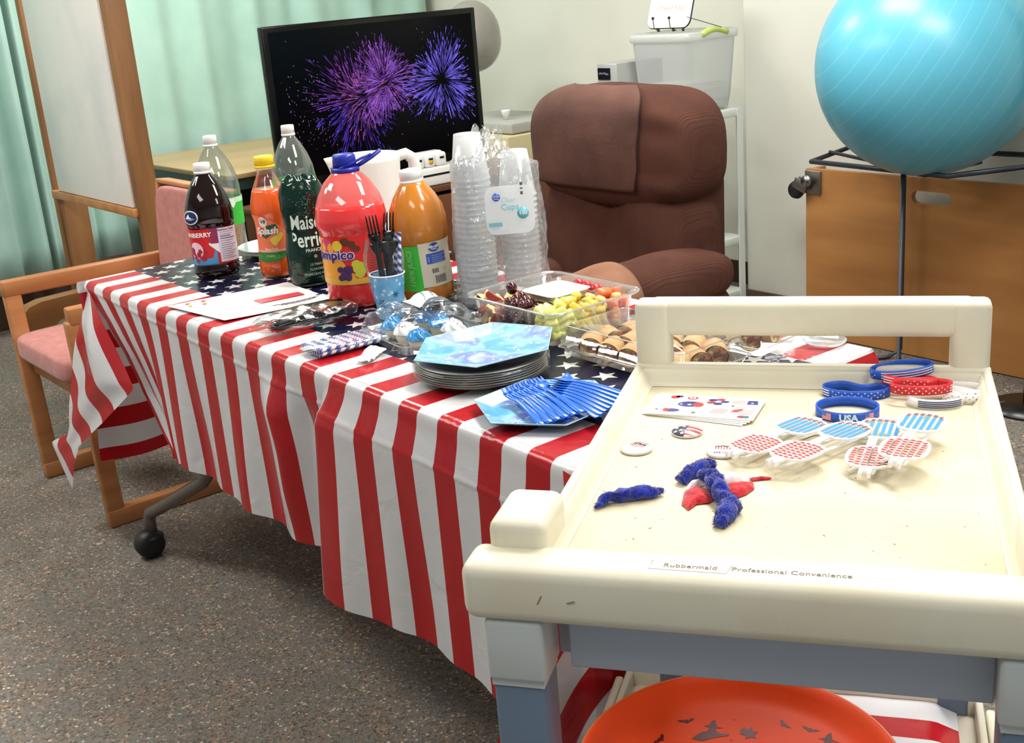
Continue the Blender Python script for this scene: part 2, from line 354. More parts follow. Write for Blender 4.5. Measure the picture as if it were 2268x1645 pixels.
# small things on the television cabinet
t=thing('carton','white three-cell carton with round printed fronts beside the television','carton',(-1.10,1.80,.6755))
m=MB()
for k in range(3): m.box((0,-.055+k*.055,.028),(.055,.052,.055),bev=.012,seg=3)
m.box((-.02,0,.045),(.05,.15,.03),bev=.006); part('cells',m,WHITEP,t)
for k in range(3):
    m=MB(); m.box((.0285,-.055+k*.055,.034),(.002,.02,.008)); part('print',m,BLACKP,t)
m=MB(); m.lathe([(.012,0),(.012,.001)],16,Matrix.Translation((.028,0,.024))@Matrix.Rotation(PI/2,4,'Y')); part('yellow_print',m,mat('yellow ink',(235,190,60),.5),t,'yellow disc')
t=thing('console','white box with a black slot under the white carton','device',(-1.11,1.81,.6005))
m=MB(); m.box((0,0,.0375),(.09,.24,.074),bev=.008); part('housing',m,WHITEP,t); m=MB(); m.box((.045,.02,.045),(.003,.16,.008)); part('slot',m,BLACKP,t)
t=thing('clear_bottle_holder','small clear plastic holder in front of the white box','holder',(-1.08,1.70,.6005))
m=MB(); m.lathe([(.014,0),(.014,.05),(.02,.055),(.02,.085),(.012,.09)],16); part('body',m,clearmat('frosted clear',body=.35,gl=.1),t)
m=MB(); m.box((-1.17,1.60,.65),(.02,.16,.09),bev=.003); solo('green_card_box',m,mat('dark olive card',(62,72,62),.6),'dark green card box leaning under the television','box')
m=MB(); m.box((-1.09,1.55,.612),(.07,.09,.022),bev=.004); solo('cable_box',m,mat('grey device',(90,90,92),.4),'grey cable box on the brown cabinet','device')
t=thing('power_adapter','white and black power adapter on the brown cabinet','adapter',(-1.09,1.44,.6005))
m=MB(); m.box((0,0,.03),(.06,.06,.06),bev=.006); part('block',m,WHITEP,t); m=MB(); m.box((0,.055,.02),(.05,.04,.04),bev=.004); part('plug',m,BLACKP,t)
# balloon, drawer cabinet, projector-like box
m=MB(); m.lathe([(max(.0005,.135*math.sin(PI*j/24)*(1-.12*math.cos(PI*j/24)*-1 if j<12 else 1)),-.165*math.cos(PI*j/24)) for j in range(25)],36,cap=False)
t=thing('balloon','grey balloon on the wall behind the television','balloon',(-1.72,2.55,1.135))
part('skin',m,mat('grey balloon latex',(150,146,138),.22,coat=.3),t)
m=MB(); m.lathe([(.001,-.16),(.010,-.175),(.012,-.182),(.002,-.178)],12); part('knot',m,mat('grey balloon latex'),t)
m=MB(); m.tube([(0,0,-.18),(.008,.01,-.26),(.0,.0,-.389)],.0015,5); part('string',m,WHITEP,t)
t=thing('drawer_cabinet','beige metal cabinet behind the clear cups bag','cabinet',(-1.72,2.72,0))
BEIGE=mat('beige metal',(206,194,152),.5)
m=MB(); m.box((0,0,.345),(.62,.5,.69),bev=.006); part('body',m,BEIGE,t)
for k in range(3):
    m=MB(); m.box((.0,-.254,.13+k*.215),(.58,.012,.20),bev=.004); d=part('drawer',m,BEIGE,t); m=MB(); m.box((0,-.265,.13+k*.215),(.12,.012,.015),bev=.003); part('handle',m,METAL,d)
t=thing('projector','flat grey device on the beige cabinet','device',(-1.72,2.72,.6905))
m=MB(); m.box((0,0,.028),(.56,.4,.05),bev=.008); part('housing',m,mat('light grey casing',(176,176,170),.5),t)
t=thing('candle_cup','small white tapered cup on the grey device','cup',(-1.60,2.62,.744))
m=MB(); m.lathe([(.008,0),(.022,.04),(.022,.045),(.019,.045),(.006,.006)],20); part('cup',m,WHITEP,t)
# metal shelf unit
SHELF=mat('pale painted metal',(214,220,214),.45)
t=thing('metal_shelf_unit','pale metal shelving unit in the corner behind the recliner','shelf',(-.54,2.50,0))
for sx in (-1,1):
    for sy in(-1,1):
        m=MB(); m.box((sx*.325,sy*.185,.415),(.03,.006,.83)); m.box((sx*.338,sy*.172,.415),(.006,.03,.83)); part('post',m,SHELF,t)
for z in (.09,.31,.815): m=MB(); m.box((0,0,z-.0),(.675,.375,.03),bev=.003); part('shelf_board',m,SHELF,t)
m=MB(); m.box((-.33,2.53,.486),(.17,.16,.32),bev=.006); t2=solo('speaker',m,mat('black speaker cabinet',(12,12,12),.6),'black speaker box standing inside the metal shelf unit','speaker')
m=MB(); m.box((.0865,.03,.10),(.006,.02,.05)); part('badge',m,METAL,t2,loc=(-.33,2.53,.486))
# plastic bin with lid on shelf
BIN=clearmat('frosted plastic',body=.55,gl=.05,rough=.25,bodycol=(222,224,226))
t=thing('storage_bin','frosted plastic storage bin with white lid on the metal shelves','storage bin',(-.362,2.54,.838))
def rr(w,d,r,n=5):
    out=[]
    for cx,cy,a in ((w/2-r,d/2-r,0),(-w/2+r,d/2-r,PI/2),(-w/2+r,-d/2+r,PI),(w/2-r,-d/2+r,1.5*PI)):
        for i in range(n+1): q=a+PI/2*i/n; out.append((cx+r*math.cos(q),cy+r*math.sin(q)))
    return out
def loft(mb,rings,cap0=True,cap1=False,mtx=None,smooth=True):
    n=len(rings[0]); vs=[v for r in rings for v in r]; fs=[]
    for j in range(len(rings)-1):
        for i in range(n): k=(i+1)%n; fs.append((j*n+i,j*n+k,(j+1)*n+k,(j+1)*n+i))
    if cap0: fs.append(tuple(reversed(range(n))))
    if cap1: fs.append(tuple((len(rings)-1)*n+i for i in range(n)))
    mb.add(vs,fs,mtx,smooth)
m=MB(); loft(m,[[(x,y,z) for x,y in rr(w,d,.04)] for w,d,z in ((.26,.25,.001),(.275,.265,.05),(.31,.29,.275))]); part('tub',m,BIN,t)
m=MB(); loft(m,[[(x,y,z) for x,y in rr(w,d,.04)] for w,d,z in ((.318,.298,.262),(.326,.306,.268),(.326,.306,.290),(.31,.29,.296),(.30,.28,.290))],cap0=False,cap1=True); part('lid',m,clearmat('white lid plastic',body=.8,gl=.05,rough=.3,bodycol=(240,242,238)),t)
m=MB(); m.tube([(.158,-.07+.14*k/8,.283+.016*math.sin(PI*k/8)) for k in range(9)],.012,8); part('latch_handle',m,mat('lime green plastic',(190,208,110),.45),t,'lime green handle')
for k in range(9):
    m=MB(); m.box((.03+random.uniform(-.006,.006),random.uniform(-.008,.008),.012+k*.0115),(.17,.21,.0105),rot=Matrix.Rotation(random.uniform(-.06,.06),3,'Z'))
    me_o=solo('paper_stack',m,mat('paper white',(240,240,236),.7),'stack of white papers inside the frosted bin','papers',group='papers in the storage bin',loc=(-.362,2.54,.838))
# sign board on little easel
t=thing('sign_board','white hand-lettered board on a small wire easel','sign',(-.375,2.47,1.138))
SG=MB(); LEAN=Matrix.Translation((0,0,.012))@Matrix.Rotation(-.30,4,'X')
SG.prism([(x,y+.10) for x,y in rr(.22,.20,.03)],-.004,.004,LEAN@Matrix.Rotation(PI/2,4,'X')); part('board',SG,mat('matte white card',(250,250,250),.6),t)
m=MB(); m.tube([LEAN@Vector((x,-.0,y+.10)) for x,y in rr(.22,.20,.03)],.0035,6,closed=True); part('border',m,BLACKP,t,'black edge')
m=textmb('if need help',.030,mtx=LEAN@Matrix.Translation((0,-.0052,.075))@Matrix.Rotation(PI/2,4,'X'),shear=.3); part('lettering',m,mat('pale pink ink',(215,180,170),.6),t)
m=MB()
for x in(-.06,.025): m.tube([(x,.02,.0),(x+.0,-.012,.012),(x+.005,-.022,.045)],.0018,6); m.ball((x+.005,-.022,.05),.006)
for x in(-.05,.03,.08): m.ball((x,-.0,.004),.006)
m.tube([(.10,.0,.05),(.20,.08,.004)],.0014,5); part('wire_easel',m,mat('dark bronze wire',(60,48,40),.4,.6),t)
# silver binder box
t=thing('file_box','silver grey box with a black label left of the frosted bin','box',(-.640,2.52,.831))
m=MB(); m.box((0,0,.097),(.112,.26,.194),bev=.003); part('body',m,mat('silver grey card',(178,180,176),.4,.2),t)
m=MB(); m.box((-.015,-.132,.155),(.07,.003,.045)); part('label_plate',m,BLACKP,t,'black label')
m=MB(); m.tube([(-.043+.0025*k,-.1342,.155+.006*math.sin(k*1.9)*(1 if k%3 else .3)) for k in range(23)],.0009,4); part('lettering',m,mat('grey ink',(170,170,170),.5),t)
# ---------- recliner ----------
def brownfab(nt,b,tc):
    n=nt.nodes.new('ShaderNodeTexNoise'); n.inputs['Scale'].default_value=7; n.inputs['Detail'].default_value=5; nt.links.new(tc.outputs['Object'],n.inputs['Vector'])
    c=mixc(nt,X(nt,n.outputs[0]),(70,42,34),(108,70,57)); nt.links.new(c,b.inputs['Base Color'])
    w1=nt.nodes.new('ShaderNodeTexWave'); w1.inputs['Scale'].default_value=70; w1.inputs['Distortion'].default_value=3; w1.inputs['Detail Scale'].default_value=12; nt.links.new(tc.outputs['Object'],w1.inputs['Vector'])
    bp=nt.nodes.new('ShaderNodeBump'); bp.inputs['Strength'].default_value=.6; bp.inputs['Distance'].default_value=.004; nt.links.new(w1.outputs['Fac'],bp.inputs['Height']); nt.links.new(bp.outputs[0],b.inputs['Normal'])
BRF=mat('brown ribbed upholstery',rough=.85,fn=brownfab,spec=.15)
TANF=mat('tan suede arm cover',(146,106,84),.9,noise_=(6,(120,84,66),.4,.7),spec=.2)
def sgn(v,p): return math.copysign(abs(v)**p,v)
def puff(c,s,p=.45,q=.55,nu=56,nv=30,ur=(-PI,PI),vr=(-PI/2,PI/2),off=0,pinch=None,seed=0,namp=.006,mtx=None):
    def f(a,b):
        u=lerp(ur[0],ur[1],a); v=lerp(vr[0],vr[1],b)
        x=sgn(math.cos(v),q)*sgn(math.cos(u),p); y=sgn(math.cos(v),q)*sgn(math.sin(u),p); z=sgn(math.sin(v),q)
        P=Vector((c[0]+x*(s[0]+off),c[1]+y*(s[1]+off),c[2]+z*(s[2]+off)))
        if pinch: P=pinch(P)
        N=noise.noise(P*7+Vector((seed,0,0)))*namp; P+=Vector((x,y,z)).normalized()*N
        return P
    return f
RC=thing('recliner','brown ribbed fabric recliner with a tan arm cover behind the table','recliner',(.325,1.49,0))
def tuft(P):
    d=abs(P.x-.02+.25*(P.z-.6)); k=math.exp(-(d/.03)**2)*.045+math.exp(-(d/.10)**2)*.018
    if P.y<.1: P.y+=k
    return P
def wrinkle(P):
    if P.y<.1: P.y+=.006*math.sin(P.z*60+P.x*9)*math.exp(-((P.x-.27)/.08)**2)
    return P
m=MB(); m.grid(puff((0,.06,.872),(.32,.14,.18),.42,.62,pinch=wrinkle),64,36); part('head_cushion',m,BRF,RC)
m=MB(); m.grid(puff((-.01,.06,.575),(.300,.13,.195),.38,.5,pinch=tuft,seed=3),64,36); part('lumbar_cushion',m,BRF,RC)
m=MB(); m.grid(puff((-.02,.14,.60),(.285,.08,.40),.35,.4,seed=5),48,30); part('back_shell',m,BRF,RC)
# head cover cloth: a piece of the same surface pushed out a little
def cover(a,b):
    u=lerp(-2.62,-1.30,a); v=lerp(-.42,1.25,b)
    u=lerp(-2.75,lerp(-1.34,-1.02,b**1.5),a)
    return puff((0,.06,.872),(.32,.14,.18),.42,.62,off=.007,namp=.006,pinch=wrinkle,ur=(u,u),vr=(v,v))(0,0)
m=MB(); m.grid(cover,30,26); o=part('head_cover',m,mat('brown cover cloth',(98,62,50),.85,noise_=(6,(78,48,39),.4,.7),bump=(90,.4,.002)),RC); md=o.modifiers.new('s','SOLIDIFY'); md.thickness=.004; md.offset=1
m=MB(); m.tube([cover(1,k/20) for k in range(21)],.003,6); part('seam',m,mat('dark brown piping',(40,22,18),.8),RC)
m=MB(); m.grid(puff((-.02,-.22,.36),(.27,.36,.13),.4,.5,seed=8),48,24); part('seat_cushion',m,BRF,RC)
m=MB(); m.box((0,-.12,.18),(.64,.60,.30),bev=.03,seg=3); part('base',m,BRF,RC)
for sx in (-1,1):
    m=MB(); ax=.335 if sx>0 else -.27; az=.535 if sx>0 else .44; m.grid(puff((ax,-.24,az),(.10,.33,.085),.5,.75,seed=sx),48,24); m.grid(puff((ax,-.23,az-.27),(.08,.31,.26),.25,.4,seed=sx+3),32,20); part('arm',m,BRF,RC)
def acov(a,b):
    y=lerp(-.56,-.33,a); th=lerp(-.55,PI+.35,b); k=1-max(0,(-(y+.20)/.44))**6*.6
    return (.335+(.112*math.cos(th))*k, y, .535+(.099*math.sin(th))*k+.003*math.sin(a*9))
m=MB(); m.grid(acov,20,24); o=part('arm_cover',m,TANF,RC,'tan arm cover'); md=o.modifiers.new('s','SOLIDIFY'); md.thickness=.004; md.offset=-1
for sx in(-1,1):
    for sy in (-1,1): m=MB(); m.box((sx*.26,sy*.22-.12,.02),(.06,.06,.04),bev=.005); part('foot',m,BLACKP,RC)
# ---------- plywood platform against the wall ----------
PLY=mat('plywood face',(186,130,72),.5,noise_=(3.5,(160,106,56),.4,.72,(.35,1,2.2)),bump=(30,.1,.001))
t=thing('plywood_platform','plywood platform stood on edge against the wall with casters','platform',(.95,2.60,0))
def plyb():
    m=MB(); W,H,T=1.54,.632,.022
    b=m.bm
    x0,x1,z0,z1=-W/2,W/2,.004,H; hx,hz,hw,hh=-.255,.565,.075,.022
    hole=[(hx+(hw-hh)*s+hh*math.cos(a),hz+hh*math.sin(a)) for s,a in [(1,-PI/2+PI*k/8) for k in range(9)]+[(-1,PI/2+PI*k/8) for k in range(9)]]
    outer=[]
    for (px,pz) in hole:
        a=math.atan2(pz-hz,px-hx); outer.append((px,pz))
    # ring quads between hole and a rectangle, then boxes around it
    R=[(hx+.11*max(-1,min(1,1.6*math.cos(math.atan2(z-hz,(x-hx)*.4)))),hz+.045*max(-1,min(1,1.6*math.sin(math.atan2(z-hz,(x-hx)*.4))))) for x,z in hole]
    n=len(hole)
    for y,rev in ((-T/2,0),(T/2,1)):
        vs=[(x,y,z) for x,z in hole]+[(x,y,z) for x,z in R]; m.add(vs,[((i,(i+1)%n,n+(i+1)%n,n+i)) for i in range(n)])
    m.add([(x,-T/2,z) for x,z in hole]+[(x,T/2,z) for x,z in hole],[(i,(i+1)%n,n+(i+1)%n,n+i) for i in range(n)])
    bx0,bx1,bz0,bz1=hx-.11,hx+.11,hz-.045,hz+.045
    m.box(((x0+bx0)/2,0,(z0+z1)/2),(bx0-x0,T,z1-z0)); m.box(((x1+bx1)/2,0,(z0+z1)/2),(x1-bx1,T,z1-z0)); m.box(((bx0+bx1)/2,0,(z0+bz0)/2),(bx1-bx0,T,bz0-z0)); m.box(((bx0+bx1)/2,0,(z1+bz1)/2),(bx1-bx0,T,z1-bz1))
    return m
part('board',plyb(),PLY,t)
m=MB(); m.box((-.76,.045,.32),(.022,.07,.62),bev=.002); m.box((0,.045,.02),(1.5,.07,.022)); part('edge_rail',m,PLY,t)
def caster(par,loc,rot,nm='caster'):
    c=bpy.data.objects.new(nm,None); COL.objects.link(c); c.parent=par; c.location=loc; c.rotation_euler=rot
    m=MB(); m.box((0,0,-.003),(.075,.055,.006),bev=.002)
    for s in(-1,1): m.box((s*.017,.012,-.035),(.003,.035,.06),bev=.001)
    m.lathe([(.018,-.006),(.018,-.014),(.012,-.018)],16); part('bracket',m,METAL,c)
    m=MB(); m.lathe([(.012,-.012),(.034,-.011),(.037,0),(.034,.011),(.012,.012)],28,Matrix.Translation((0,.02,-.058))@Matrix.Rotation(PI/2,4,'Y')); part('wheel',m,mat('black rubber',(16,16,17),.5),c); return c
m=MB(); m.box((-.735,-.016,.585),(.07,.006,.085),bev=.002,rot=None); part('caster_plate',m,METAL,t)
m=MB()
for s in(-1,1): m.box((-.775,-.040+s*.0,.575),(.06,.003,.04),bev=.001,rot=Matrix.Rotation(.4,3,'Y')) if s<0 else m.box((-.775,-.018,.575),(.06,.003,.04),bev=.001,rot=Matrix.Rotation(.4,3,'Y'))
m.lathe([(.022,-.004),(.022,.004)],20,Matrix.Translation((-.745,-.043,.592))@Matrix.Rotation(PI/2,4,'X')); part('caster_fork',m,METAL,t)
m=MB(); m.lathe([(.010,-.011),(.030,-.011),(.034,0),(.030,.011),(.010,.011)],28,Matrix.Translation((-.80,-.029,.555))@Matrix.Rotation(PI/2,4,'X')); part('wheel',m,mat('black rubber',(16,16,17),.5),t)
# ---------- ball and its stand ----------
def ballfn(nt,b,tc):
    x,y,z=sep(nt,tc,'Object'); v=((z*24.0).fr()-.5).ab(); l=v.lt(.05)
    bp=nt.nodes.new('ShaderNodeBump'); bp.inputs['Strength'].default_value=.6; bp.inputs['Distance'].default_value=.004; bp.invert=True; nt.links.new(l.s,bp.inputs['Height']); nt.links.new(bp.outputs[0],b.inputs['Normal'])
    c=mixc(nt,l*.4,(92,178,202),(120,198,216)); nt.links.new(c,b.inputs['Base Color'])
BALLM=mat('light blue vinyl',rough=.3,fn=ballfn,spec=.5)
m=MB(); m.ball((0,0,0),.335,96,64); solo('exercise_ball',m,BALLM,'large light blue ribbed exercise ball resting on a wire stand','ball',loc=(.826,2.345,1.028),rot=(.25,-.95,.5))
t=thing('ball_stand','dark wire stand holding the blue exercise ball in front of the plywood','stand',(.68,2.40,0))
WIRE=mat('dark grey wire',(66,70,80),.4,.5)
A,B,C_,D_=(-.27,-.08,.712),(.28,-.15,.712),(.55,.20,.73),(-.27,.14,.73)
m=MB(); m.tube([A,B,C_,D_],.0085,8,closed=True); m.tube([((A[0]+B[0])/2,(A[1]+B[1])/2,.72),(.15,-.06,.69),((C_[0]+D_[0])/2,(C_[1]+D_[1])/2,.74)],.006,8); m.tube([(A[0],.02,.73),(.15,-.02,.688),(.29,.02,.73)],.006,8); part('ring',m,WIRE,t)
for x,y in ((.115,-.128),(-.067,.155),(.50,.02)):
    m=MB(); m.tube([(x,y,.72),(x,y,.03),(x-.02,y-.04,.008),(x-.06,y-.10,.008)],.007,8); part('leg',m,WIRE,t)
t=thing('floor_pole','black pole with a flat foot at the right edge of the photo','pole',(1.20,2.36,0))
m=MB(); m.tube([(0,0,.01),(0,0,1.5)],.022,14); part('pole',m,BLACKP,t); m=MB(); m.lathe([(.12,0),(.12,.008),(.03,.02)],28); part('foot',m,BLACKP,t)
# ---------- pink armchair ----------
PINK=mat('dusty pink upholstery',(186,124,116),.9,noise_=(40,(170,108,100),.3,.7),bump=(260,.4,.001),sheen=.2,spec=.2)
OAK=mat('orange oak',(190,130,80),.42,noise_=(16,(160,102,56),.35,.7,(.6,.15,1)))
def rframe(x,f0=0):
    "closed rounded-rectangle side frame with seat-level bar"
    m=MB(); T=.036
    def bar(a,b,w=.05):
        a=Vector(a);b=Vector(b);c=(a+b)/2;L=(b-a).length; ang=math.atan2(b.z-a.z,b.y-a.y); m.box(c,(T,L,w),bev=.006,rot=Matrix.Rotation(ang,3,'X'))
    bar((x,-.038+f0,.612),(x,.50,.606)); bar((x,-.026,.026),(x,.47,.026),.052)
    T=.033; bar((x,0,.004),(x,-.012,.60),.050); bar((x,.44,.004),(x,.50,.62),.050)
    return m
CH=thing('armchair','pink upholstered armchair with orange oak sled frame left of the table','armchair',(-.495,.02,0))
for sx in(-.248,.285): part('side_frame',rframe(sx,.01 if sx>0 else 0),OAK,CH)
m=MB(); m.box((0,.02,.375),(.47,.035,.06),bev=.004); m.box((0,.43,.375),(.47,.035,.06),bev=.004)
for sx in(-1,1): m.box((sx*.215,.225,.375),(.03,.4,.06),bev=.004)
part('seat_rail',m,OAK,CH); m=MB(); m.box((0,.45,.025),(.47,.03,.04),bev=.004); part('floor_stretcher',m,OAK,CH)
def seat(P): P.z-=.022*max(0,(-P.y-.0)/.25) if P.y<0 else 0; return P
m=MB(); m.grid(puff((0,.20,.44),(.238,.245,.045),.22,.4,namp=.002),56,22); part('seat',m,PINK,CH)
BK=Matrix.Translation((0,.485,.69))@Matrix.Rotation(-.10,4,'X')
m=MB(); m.grid(puff((0,0,0),(.235,.030,.155),.25,.3,namp=.002),56,26,mtx=BK); part('backrest',m,PINK,CH)
m=MB()
for sx in(-1,1): m.box((sx*.242,.012,0),(.018,.05,.33),bev=.004,mtx=BK)
m.box((0,.012,.163),(.50,.05,.014),bev=.004,mtx=BK); m.box((0,.012,-.163),(.50,.05,.014),bev=.004,mtx=BK); part('back_frame',m,OAK,CH)
# low cantilever wooden chair behind the armchair: only its rounded arm shows
DW=mat('brown beech',(128,88,46),.45,noise_=(14,(100,66,32),.35,.7,(.6,.2,1)))
t=thing('wooden_chair','low brown wooden chair with a rounded arm behind the pink armchair','chair',(-1.12,.30,0))
for x in(.14,):
    o=[(-.21,.335),(-.225,.36),(-.225,.44),(-.215,.475),(-.19,.495),(-.15,.505),(.0,.51),(.32,.50),(.34,.48),(.34,.0),(.27,.0),(.27,.435),(-.02,.44),(-.10,.435),(-.13,.41),(-.14,.36),(-.14,.335)]
    m=MB(); n=len(o); m.add([(x-.03,a,b) for a,b in o]+[(x+.03,a,b) for a,b in o],[tuple(range(n)),tuple(reversed(range(n,2*n)))]+[(i,(i+1)%n,n+(i+1)%n,n+i) for i in range(n)]); part('arm_frame',m,DW,t)
m=MB(); m.box((0,.30,.38),(.26,.05,.10),bev=.01); part('back_rail',m,DW,t); m=MB(); m.box((0,.305,.03),(.26,.06,.05),bev=.01); part('floor_rail',m,DW,t)
m=MB(); m.box((0,.05,.33),(.34,.42,.05),bev=.02,seg=3); part('seat',m,mat('brown seat fabric',(90,70,58),.9),t)
# ---------- folding table ----------
TB=thing('folding_table','folding table on casters under the flag tablecloth','table',(0,0,0))
m=MB(); m.box((.91,.322,.724),(1.80,.625,.028),bev=.006); part('tabletop',m,mat('grey laminate',(170,168,160),.5),TB)
TUBE=mat('taupe metal tube',(118,108,100),.35,.5)
for U,d in ((.065,1),(1.755,-1)):
    for V in (.0,.60):
        vv=.035 if V==0 else V
        m=MB(); m.tube([(U+d*.34,.322,.69),(U+d*.33,lerp(vv,.322,.5),.42),(U+d*.27,lerp(vv,.322,.12),.27),(U+d*.07,vv-.01,.155),(U+d*.02,vv-.02,.13),(U,vv-.02,.10),(U,vv-.02,.062)],.0165,12); part('leg',m,TUBE,TB)
        m=MB(); m.lathe([(.008,-.024),(.030,-.024),(.037,-.016),(.038,0),(.037,.016),(.030,.024),(.008,.024)],28,Matrix.Translation((U,vv-.03,.038))@Matrix.Rotation(PI/2,4,'Y')); m.lathe([(.03,.05),(.03,.058),(.018,.066)],16,Matrix.Translation((U,vv-.02,0))); part('caster',m,mat('black rubber',(16,16,17),.5),TB)
m=MB(); m.tube([(.40,.322,.66),(1.42,.322,.66)],.018,10); part('crossbar',m,TUBE,TB)
# ---------- tablecloth ----------
OFF,PIT,NAV0,NAV1=.0165,.1066,.117,.527
def clothfn(nt,b,tc):
    s,t,_=sep(nt,tc,'UV')
    red=((s-OFF)/PIT).fr().lt(.485)
    navy=t.gt(NAV0)*t.lt(NAV1)
    st=star_field(nt,s+.038,t-(NAV0+.0135),.0895,.0418,.0235,.42)
    n=nt.nodes.new('ShaderNodeTexNoise'); n.inputs['Scale'].default_value=6; nt.links.new(tc.outputs['UV'],n.inputs['Vector'])
    c1=mixc(nt,red,(226,226,228),(186,20,30)); c2=mixc(nt,st,(16,20,52),(232,230,226)); c=mixc(nt,navy,c1,c2); nt.links.new(c,b.inputs['Base Color'])
    n=nt.nodes.new('ShaderNodeTexNoise'); n.inputs['Scale'].default_value=14; n.inputs['Detail'].default_value=6; n.inputs['Distortion'].default_value=.6; nt.links.new(tc.outputs['UV'],n.inputs['Vector'])
    bp=nt.nodes.new('ShaderNodeBump'); bp.inputs['Strength'].default_value=.55; bp.inputs['Distance'].default_value=.006; nt.links.new(n.outputs[0],bp.inputs['Height']); nt.links.new(bp.outputs[0],b.inputs['Normal'])
    tl=nt.nodes.new('ShaderNodeBsdfTranslucent'); nt.links.new(c,tl.inputs[0]); mx=nt.nodes.new('ShaderNodeMixShader'); mx.inputs[0].default_value=.16
    out=[x for x in nt.nodes if x.type=='OUTPUT_MATERIAL'][0]; nt.links.new(b.outputs[0],mx.inputs[1]); nt.links.new(tl.outputs[0],mx.inputs[2]); nt.links.new(mx.outputs[0],out.inputs[0])
FLAG=mat('flag print plastic sheet',rough=.24,fn=clothfn,spec=.5)
ZT=.742; L=1.822; W=.645; RE=.012
def edge(d):
    "profile past the table edge: outward offset, drop"
    q=RE*PI/2
    if d<q: a=d/RE; return RE*math.sin(a),RE*(1-math.cos(a))
    return RE,RE+(d-q)
cl=MB()
def topf(a,b):
    s=a*L; t=b*W; z=ZT+.0012*noise.noise(Vector((s*9,t*9,1)))
    if 1.0<s<1.85 and .12<t<.2: z+=.0
    return (s,t,z)
cl.grid(topf,150,50,uv=lambda a,b:(a*L,b*W))
def UL(drop): return interp([(0,0),(.074,.10),(.14,.155),(.24,.20),(.31,.27),(.36,.33)],drop)
def crease(d): return .0035*math.exp(-((d-.048)/.004)**2)
def skirtL(a,b):   # left of the pleat, s 0..1.20
    s=a*1.205; D=interp([(0,.40),(.42,.375),(1.21,.385)],s); d=b*D
    o,dr=edge(d); k=max(0,1-s/.45); U=s+UL(max(0,dr-.01))*k
    cr=.0022*math.exp(-((d-(.022+.05*a))/.0045)**2)
    wv=(.010*math.sin(s*17+1)+.006*math.sin(s*41))*sm(dr,.05,.35)
    V=-o-.004*sm(d,0,.03)-wv-cr+.04*k*sm(dr,.05,.3)+.025*sm(s,1.10,1.2)*sm(dr,.02,.2)
    V+=-.028*math.exp(-((s-.98)/.05)**2)*sm(dr,.03,.12)*(1-sm(dr,.25,.4)*.4)+.018*math.exp(-((s-1.08)/.035)**2)*sm(dr,.04,.14)
    U+=.02*math.sin((s-.85)*14)*math.exp(-((s-1.0)/.12)**2)*sm(dr,.08,.2)
    return (U,V,ZT-dr)
cl.grid(skirtL,220,110,uv=lambda a,b:(a*1.205,-b*.38))
def skirtR(a,b):
    s=lerp(1.172,L,a); D=interp([(1.17,.44),(1.4,.425),(1.83,.45)],s); d=b*D; o,dr=edge(d)
    U=s-.072*(dr/.43)*math.exp(-((s-1.172)/.07)); cr=.0022*math.exp(-((d-(.070+.03*a))/.0045)**2)
    f=sm(s,1.172,1.19)
    wv=(.008*math.sin(s*15+2)+.004*math.sin(s*47))*sm(dr,.08,.4)
    fl=.034*sm(dr,.015,.09)*math.exp(-max(0,s-1.2)/.35)
    V=-o-.005*sm(d,0,.03)-wv-cr-fl*lerp(.3,1,f)
    return (U,V,ZT-dr)
cl.grid(skirtR,130,120,uv=lambda a,b:(lerp(1.172,L,a),-b*.43))
def skirtB(a,b):
    s=a*L; d=b*.37; o,dr=edge(d); return (s,W+o+.006*math.sin(s*18)*sm(dr,.05,.3)+.003*sm(dr,0,.02),ZT-dr)
cl.grid(skirtB,100,16,uv=lambda a,b:(a*L,W+b*.37))
def endL(a,b):
    t=lerp(-.03,W,a); d=b*.50; o,dr=edge(d); return (-o-.004*sm(d,0,.03)-.012*math.sin(t*16+1)*sm(dr,.05,.4)-.03*sm(dr,.1,.5),t+ .012*math.sin(dr*9),ZT-dr-.010*math.sin(t*20)*b)
cl.grid(endL,50,24,uv=lambda a,b:(-b*.5-.0,lerp(0,.10,a)))
def endR(a,b):
    t=a*W; D=.45+.22*math.exp(-t/.12); d=b*D; o,dr=edge(d); return (L+o+.006*math.sin(t*18)*sm(dr,.05,.4)-.02*sm(dr,.1,.5),t-.02*sm(dr,.1,.6)*(1-a),ZT-dr)
cl.grid(endR,40,20,uv=lambda a,b:(L+b*(.45+.22*math.exp(-a*W/.12)),a*.1-.0))
# corner flap left
LP=[(0,(-.004,.004,.743)),(.16,(-.069,-.02,.618)),(.34,(-.11,-.04,.518)),(.55,(-.178,-.06,.384)),(.68,(-.193,-.07,.306)),(.78,(-.31,-.085,.257)),(1,(-.203,-.085,.147))]
RP=[(0,(.02,-.012,.735)),(.16,(.143,-.034,.655)),(.34,(.287,-.045,.528)),(.55,(.113,-.065,.413)),(.68,(-.07,-.08,.306)),(.78,(-.136,-.085,.233)),(1,(-.195,-.087,.149))]
def tabv(T,x): return Vector([interp([(k,v[i]) for k,v in T],x) for i in range(3)])
def flapc(T):
    return lambda a,b: (lambda A,B: A.lerp(B,a)+Vector((-.2,-1,0)).normalized()*(.030*math.sin(a*PI)*sm(b,0,.25)*(1-b)+.010*math.sin(a*9+b*7)*sm(b,.05,.3)*(1-b)))(tabv(LP,b),tabv(RP,b))
fl=flapc(None)
def flapuv(a,b):
    p=fl(a,b); x=(p.x); z=(.74-p.z)
    return (-(z*.72-x*.70)*.62+OFF-.003, -z*.5-.05)
cl.grid(fl,24,60,uv=flapuv)
